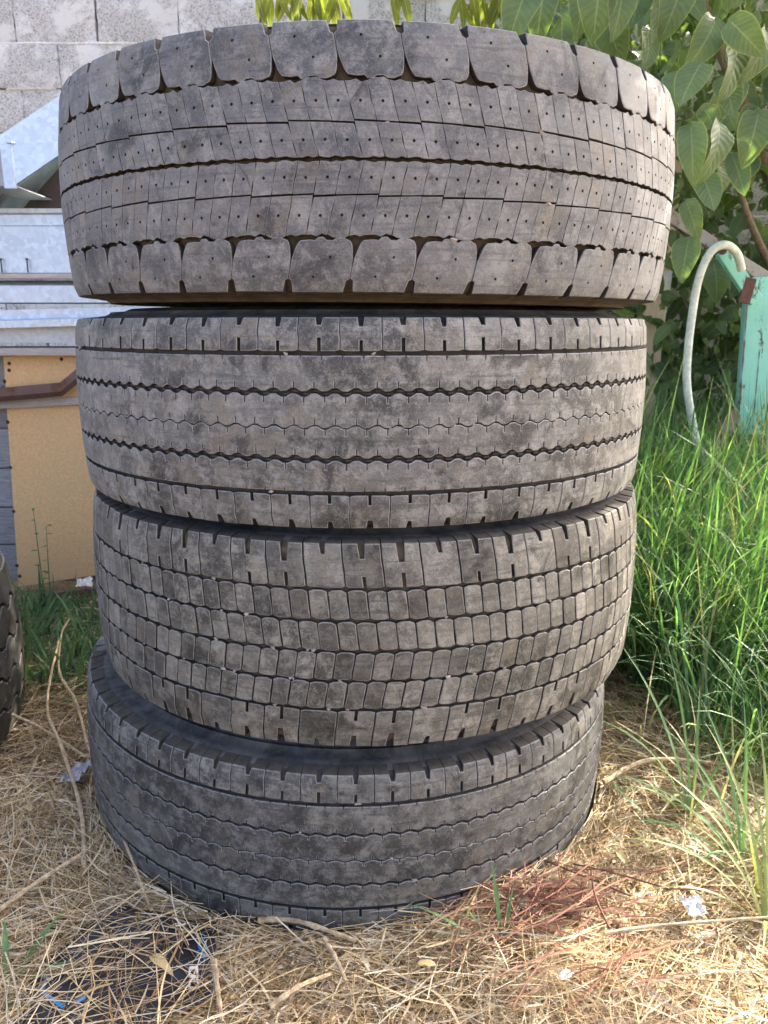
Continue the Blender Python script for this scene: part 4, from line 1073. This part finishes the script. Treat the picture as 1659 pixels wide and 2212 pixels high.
def grass():
    n = 26000; xs = RNG.uniform(.30, 2.7, n*4); ys = RNG.uniform(1.25, 3.4, n*4)
    edge = .56 + .10*np.sin(ys*5) ; near = 1.50 + .14*np.sin(xs*6.3) + .10*np.sin(xs*14)
    ok = (xs > edge) & (ys > near) & (xs < .30 + .62*ys) | ((ys > 1.9) & (xs > .25) & (xs < .30+.62*ys))
    ok &= stack_clear(xs, ys, .56) & (RNG.random(n*4) < np.clip((ys - near)/.35 + .15, .15, 1)*np.where(ys > 2.6, .6, 1))
    # tussocks
    tn = np.array([noise.noise(Vector((x*4.5, y*4.5, 2.0))) for x, y in zip(xs, ys)]); ok &= RNG.random(n*4) < (.55 + tn)
    xs, ys = xs[ok][:n], ys[ok][:n]; n = len(xs)
    L = RNG.normal(.50, .14, n).clip(.14, .85)*np.clip(.55 + (ys-1.45)*.75, .55, 1.05)
    cl = np.array([noise.noise(Vector((x*3, y*3, 7.0))) for x, y in zip(xs, ys)])
    az = cl*6 + RNG.normal(0, 1.4, n); lean = np.abs(RNG.normal(.15, .22, n)); bend = np.abs(RNG.normal(1.25, .75, n))
    v, q = blades('g', xs, ys, L, az, lean, bend, RNG.gamma(6, .00055, n).clip(.0014, .0075), None, 8)
    o = link('tall_grass', npmesh('tall_grass', v, q), M['grass']); tag(o, 'tall green grass growing right of the tyre stack', 'grass', kind='stuff'); o.data.shade_smooth()
    # stray blades in the straw at the lower right
    n = 900; xs = RNG.uniform(.45, 1.2, n*3); ys = RNG.uniform(.95, 1.65, n*3)
    ok = stack_clear(xs, ys, .56) & (RNG.random(n*3) < np.clip((xs-.42)*1.3, 0, 1)); xs, ys = xs[ok][:n], ys[ok][:n]; n = len(xs)
    v, q = blades('s', xs, ys, RNG.normal(.17, .07, n).clip(.06, .34), RNG.uniform(0, 6.28, n), np.abs(RNG.normal(.75, .45, n)), np.abs(RNG.normal(.9, .5, n)), RNG.gamma(6, .00062, n).clip(.0016, .006), None, 7)
    o = link('stray_grass', npmesh('stray_grass', v, q), M['straygrass']); tag(o, 'sparse green and fading grass blades in the straw at lower right', 'grass', kind='stuff')
    # short grass and weeds at the left, in front of the crate
    n = 9000; xs = RNG.uniform(-1.75, -.35, n*2); ys = RNG.uniform(1.72, 2.34, n*2)
    ok = left_clear(xs, ys) & stack_clear(xs, ys, .53); xs, ys = xs[ok][:n], ys[ok][:n]; n = len(xs)
    v, q = blades('w', xs, ys, RNG.gamma(4, .021, n).clip(.03, .20), RNG.uniform(0, 6.28, n), np.abs(RNG.normal(.7, .4, n)), np.abs(RNG.normal(.8, .5, n)), RNG.gamma(5, .0011, n).clip(.002, .010), None, 5)
    o = link('short_grass', npmesh('short_grass', v, q), M['weed']); tag(o, 'short dark green grass at the foot of the hardboard crate', 'grass', kind='stuff')
    # weed stems standing before the hardboard
    for i, (px, h, lab) in enumerate(((105, .30, 'taller thin green weed stem before the yellow hardboard'), (120, .26, 'shorter thin green weed stem before the yellow hardboard, with small leaves'))):
        b = P(px, 1330, 2.2); b.z = 0
        pts = smooth_path([b, b + Vector((-.012, .01, h*.45)), b + Vector((-.02+.012*i, .02, h*1.15))], 10)
        r = empty('weed', b); tag(r, lab, 'weed')
        a = link('stem', tube_mesh('stem', [p-b for p in pts], [.0028-.0002*j for j in range(11)], 6), M['weed'], r)
        lm = [leaf_mesh(k, M['weed']) for k in (0, 3)]
        rr = random.Random(i)
        for k in range(9):
            an = rr.uniform(0, 6.28); put_leaf(r, lm, pts[2+k % 9], Vector((math.cos(an), math.sin(an), .3)), Vector((0, -.3, 1)), rr.uniform(.018, .036), rr, 'leaf', .55)
grass()
def tussock(name, label, at, spec, mat=None):
    """a few single blades that can be told apart, one thing"""
    r = empty(name, at); tag(r, label, 'grass tuft')
    for az, L, lean, bend, w in spec:
        k = 9; p = Vector((0, 0, 0)); pts = [p.copy()]
        for i in range(k):
            ph = lean + bend*(i/k)**1.2; p = p + Vector((math.cos(az)*math.sin(ph), math.sin(az)*math.sin(ph), math.cos(ph)))*L/k; pts.append(p.copy())
        s = Vector((-math.sin(az), math.cos(az), 0)); V = []; F = []
        for i, q in enumerate(pts):
            ww = w*(.7 if i == 0 else 1 if i < k-2 else .6 if i == k-2 else .35 if i == k-1 else .05)/2
            V += [q - s*ww + Vector((0, 0, ww*.5)), q, q + s*ww + Vector((0, 0, ww*.5))]
        for i in range(k): F += [(3*i, 3*i+1, 3*i+4, 3*i+3), (3*i+1, 3*i+2, 3*i+5, 3*i+4)]
        link('blade', pymesh('blade', V, F, 60), mat or M['grass'], r)
tussock('grass_tuft', 'small green grass tuft sprouting before the bottom tyre among red twigs', G(1085, 2085, .0), [(1.9, .155, .2, .3, .006), (2.9, .16, .8, .7, .006), (2.5, .10, .6, .5, .005), (1.2, .11, .3, .8, .005), (3.6, .09, .9, .5, .005), (2.2, .07, .5, .4, .006)])
tussock('grass_tuft', 'bright long bladed grass tuft in the straw at the lower right', G(1650, 2010, .0), [(2.4, .30, .3, 1.2, .006), (1.9, .32, .2, .9, .006), (2.9, .28, .5, 1.5, .0055), (1.4, .33, .15, .8, .005), (3.2, .22, .7, 1.2, .005), (.7, .28, .2, 1.2, .005), (1.7, .26, .1, .7, .0045), (2.1, .20, .4, 1.6, .005), (4.2, .18, .6, 1.2, .005)], M['straygrass'])
tussock('grass_tuft', 'arching grass tuft leaning over the straw at the right frame edge', G(1600, 1880, .0), [(2.7, .28, .6, 1.3, .006), (3.0, .25, .8, 1.2, .0065), (2.2, .27, .3, 1.1, .006), (1.3, .30, .15, .9, .005), (.4, .22, .4, 1.2, .005), (1.8, .30, .2, .9, .005), (3.8, .2, .6, 1.3, .005), (2.5, .18, .5, 1.5, .005)])
tussock('grass_tuft', 'long grass blades bending beside the right edge of the bottom tyre', G(1490, 1790, .0), [(2.2, .38, .25, .8, .0065), (2.75, .32, .3, 1.5, .007), (1.8, .36, .15, .6, .005), (1.2, .28, .25, 1.1, .005), (.5, .24, .3, 1.3, .005), (3.3, .2, .5, 1.3, .005)])
tussock('grass_tuft', 'dark green grass tuft at the lower left corner by the black plastic', G(20, 2150, .0), [(1.0, .12, .7, .6, .008), (2.0, .10, .5, .8, .008), (.2, .10, .9, .6, .008), (5.2, .08, .9, .5, .008)])

# ------------------------------------------------------------------ stalks, twigs and litter on the ground
def stalk(name, label, ctrl, r, mat, cat='stalk', n=24):
    o = link(name, tube_mesh(name, smooth_path(ctrl, n), [r*(1 + .15*math.sin(i*1.3)) * (1-.35*i/n) for i in range(n+1)], 7), mat); tag(o, label, cat); return o
def up(v, z): return Vector((v.x, v.y, z))
stalk('dry_stalk', 'thick yellow straw stalk pointing to the bottom tyre at the left', [up(G(-40, 2040), .03), up(G(60, 1985), .05), up(G(186, 1912), .06)], .0045, M['drystem'])
stalk('dry_stalk', 'thin orange stalk lying beside the wide tyre at left', [up(G(-20, 1592), .08), up(G(90, 1625), .06), up(G(190, 1665), .03)], .0040, M['drystem'])
stalk('dry_stalk', 'crooked dry weed stem between the wide tyre and the stack', [up(G(185, 1912), .03), up(G(180, 1800), .05), up(G(140, 1680), .07), up(G(110, 1590), .08), up(G(135, 1450), .09)], .0042, M['drystem'])
stalk('dry_stalk', 'bent side stem curving beside the crooked weed stem', [up(G(195, 1650), .03), up(G(170, 1570), .06), up(G(135, 1510), .07), up(G(140, 1440), .09), up(G(158, 1400), .09)], .0036, M['drystem'])
stalk('dry_stick', 'pale broken stick lying against the foot of the bottom tyre', [up(G(560, 2022), .028), up(G(640, 2028), .032), up(G(770, 2065), .026)], .0048, M['drystem'], 'stick')
stalk('dry_stick', 'short pale stick below the broken stick in the straw', [up(G(700, 2078), .04), up(G(725, 2120), .04), up(G(748, 2160), .03)], .0036, M['drystem'], 'stick')
stalk('dry_stick', 'stubby upright stick at the right edge of the black plastic', [up(G(466, 2140), .05), up(G(474, 2200), .04), up(G(482, 2250), .03)], .0046, M['drystem'], 'stick')
stalk('dry_stick', 'brown flattened stem at the bottom edge right of the middle', [up(G(585, 2230), .04), up(G(650, 2190), .045), up(G(715, 2150), .035)], .0040, M['drystem'], 'stick')
stalk('dry_stalk', 'arched thin straw sprouting before the front of the bottom tyre', [up(G(665, 1975, .04), .055), up(G(690, 2000), .06), up(G(770, 2005), .055), up(G(835, 2030), .03)], .0022, M['drystem'])
stalk('dry_stalk', 'long pale straw slanting on the left before the bottom tyre', [up(G(270, 1870), .06), up(G(300, 1940), .05), up(G(330, 2015), .04)], .0026, M['drystem'])
stalk('dry_stalk', 'long straw lying across the ground beneath the white scrap', [up(G(1300, 2080), .05), up(G(1420, 2062), .05), up(G(1660, 2030), .04)], .0030, M['drystem'])
stalk('dry_stalk', 'broad dry stem lying right of the bottom tyre under the grass', [up(G(1300, 1740), .05), up(G(1400, 1700), .06), up(G(1560, 1690), .04)], .0052, M['drystem'])
def twigs():
    n = 165; V = []; F = []
    rr = random.Random(4)
    for k in range(n):
        c = G(rr.gauss(1170, 80), rr.gauss(2000, 42)) if k < 120 else G(rr.uniform(930, 1500), rr.uniform(1960, 2200))
        if not stack_clear(c.x, c.y, .51): continue
        a = rr.gauss(.3, .6); L = rr.uniform(.05, .17); z = rr.uniform(.028, .066); d = Vector((math.cos(a), math.sin(a), rr.gauss(0, .08)))
        pts = smooth_path([up(c, z) - d*L/2, up(c, z) + Vector((rr.uniform(-.008, .008), rr.uniform(-.008, .008), .004)), up(c, z) + d*L/2], 5)
        for i, q in enumerate(pts):
            dd = Vector((q.x+.072, q.y-1.450, 0))
            if dd.length < .508: pts[i] = Vector((-.072, 1.450, q.z)) + dd.normalized()*.508
        me_v = []; b = len(V); r = rr.uniform(.0007, .0016)
        s = Vector((-d.y, d.x, 0)).normalized()
        for q in pts:
            for j in range(4): an = j*PI/2; V.append(q + s*math.cos(an)*r + Vector((0, 0, 1))*math.sin(an)*r)
        for i in range(len(pts)-1):
            for j in range(4): F.append((b+i*4+j, b+i*4+(j+1) % 4, b+(i+1)*4+(j+1) % 4, b+(i+1)*4+j))
    o = link('red_twigs', pymesh('red_twigs', V, F), M['twig']); tag(o, 'heap of thin reddish dry twigs before the bottom tyre', 'twigs', kind='stuff')
twigs()
def crumple(name, label, cat, at, size, mat, seed, asp=1.0, h=.35, n=9):
    bm = bmesh.new(); bmesh.ops.create_grid(bm, x_segments=n, y_segments=n, size=1)
    for v in bm.verts:
        q = v.co*1.6 + Vector((seed*3.7, seed, 0)); k = 1 + .35*noise.noise(q*.8)
        v.co = Vector((v.co.x*k*asp, v.co.y*k, h*(abs(noise.noise(q*1.3)) + .5*abs(noise.noise(q*3)))))
    bmesh.ops.scale(bm, vec=(size, size, size), verts=bm.verts[:]); bmesh.ops.solidify(bm, geom=bm.faces[:], thickness=.0006)
    o = link(name, bm_mesh(bm, name), mat); o.location = at; o.rotation_euler = (0, 0, seed); tag(o, label, cat); return o
s1 = crumple('plastic_scrap', 'crumpled white plastic scrap in the straw at lower right', 'plastic scrap', up(G(1490, 2012), .045), .013, M['white'], 2, 1.2, 1.0); s1.rotation_euler = (.5, .1, .3)
crumple('plastic_scrap', 'white wrapper scrap in the green weeds left of the stack', 'plastic scrap', up(G(188, 1325), .10), .024, M['white'], 5, 1.6, .5)
crumple('plastic_scrap', 'torn grey plastic strip in the straw beside the bottom tyre', 'plastic scrap', up(G(172, 1715), .045), .030, M['greyplastic'], 3, .55, .5)
crumple('plastic_scrap', 'small white flake lying in the straw below the red twigs', 'plastic scrap', up(G(1215, 2167), .045), .006, M['white'], 7, 2.0, .4)
def dry_leaves():
    rr = random.Random(8); ms = [leaf_mesh(k, M['leafdry']) for k in (3, 4, 5)]
    for px, py, lab in ((75, 1805, 'dry curled leaf on the straw at far left'), (60, 1500, 'pale withered leaf hanging by the wide tyre'), (215, 1690, 'brown dry leaf between the two tyre piles'), (1500, 1880, 'pale dry leaf on the straw right of the bottom tyre'),
                        (1345, 1925, 'bleached leaf blade lying right of the bottom tyre'), (330, 2130, 'brown leaf flake lying on the black plastic'), (1240, 2010, 'flat tan leaf on the red twigs'), (900, 2150, 'dry leaf in the straw below the middle of the stack')):
        o = put_leaf(None, ms, up(G(px, py), .05), Vector((rr.uniform(-1, 1), rr.uniform(-.6, .6), .15)), Vector((rr.uniform(-.3, .3), -.3, 1)), rr.uniform(.032, .055), rr, 'dry_leaf', .48); tag(o, lab, 'leaf')
dry_leaves()
def black_sheet():
    c = [G(250, 1990), G(470, 2022), G(462, 2185), G(300, 2260), G(20, 2260), G(90, 2110)]
    r = empty('black_plastic_sheet', up(G(280, 2120), 0)); tag(r, 'torn black plastic sheet with blue and white print half buried in straw', 'plastic sheet')
    poly = [(q.x, q.y) for q in c][::-1]
    xs = [p[0] for p in poly]; ys = [p[1] for p in poly]; extra = []
    rr = random.Random(1); st = .014; x = min(xs)
    edge = []
    for i in range(len(poly)):
        a, b = poly[i], poly[(i+1) % len(poly)]; m = 8
        for k in range(m): edge.append((a[0] + (b[0]-a[0])*k/m + rr.uniform(-.003, .003), a[1] + (b[1]-a[1])*k/m + rr.uniform(-.003, .003)))
    while x < max(xs):
        y = min(ys)
        while y < max(ys):
            if inside((x, y), poly): extra.append((x + rr.uniform(-.003, .003), y + rr.uniform(-.003, .003)))
            y += st
        x += st
    F = fill(edge, (), extra); sz = lambda x, y: .026 + .007*noise.noise(Vector((x*14, y*14, 0))) + .003*noise.noise(Vector((x*45, y*45, 0)))
    pts = edge + extra
    V = [(x - r.location.x, y - r.location.y, sz(x, y)) for x, y in pts]
    me = pymesh('sheet', V, F, 50); o = link('sheet', me, M['blackplastic'], r)
    md = o.modifiers.new('thick', 'SOLIDIFY'); md.thickness = .0008
    def strip(name, ctrl, w, mat, z=.0016):
        p = smooth_path([G(*q) for q in ctrl], 18); V = []; F = []
        for i, q in enumerate(p):
            t = (p[min(i+1, 18)]-p[max(i-1, 0)]).normalized(); s = Vector((-t.y, t.x, 0))*w/2
            for e in (q-s, q, q+s): V.append((e.x-r.location.x, e.y-r.location.y, sz(e.x, e.y)+z))
        for i in range(18): F += [(3*i, 3*i+1, 3*i+4, 3*i+3), (3*i+1, 3*i+2, 3*i+5, 3*i+4)]
        link(name, pymesh(name, V, F, 60), mat, r)
    strip('blue_line', [(122, 2112), (106, 2138), (97, 2166), (103, 2184), (122, 2200), (142, 2214)], .0050, M['blueprint'])
    strip('blue_line', [(168, 2206), (178, 2200), (190, 2194)], .007, M['blueprint'])
    for cx, cy, rad in ((437, 2063, 9), (440, 2082, 9), (436, 2100, 8), (438, 2112, 6)):                   # row of small outlined round characters
        strip('blue_character', [(cx + rad*math.cos(a), cy + rad*math.sin(a)) for a in [k*2*PI/8 for k in range(9)]], .0012, M['blueprint'])
    for cy in (2138, 2160):                                                                               # two white barred characters
        for ctrl, w in (([(412, cy-8), (421, cy-8), (430, cy-8)], .0045), ([(412, cy+7), (421, cy+7), (430, cy+7)], .0040), ([(413, cy-9), (412, cy), (411, cy+9)], .0025), ([(429, cy-9), (429, cy), (429, cy+9)], .0025)):
            strip('white_character', ctrl, w, M['whiteprint'], .0020 if w > .003 else .0024)
black_sheet()
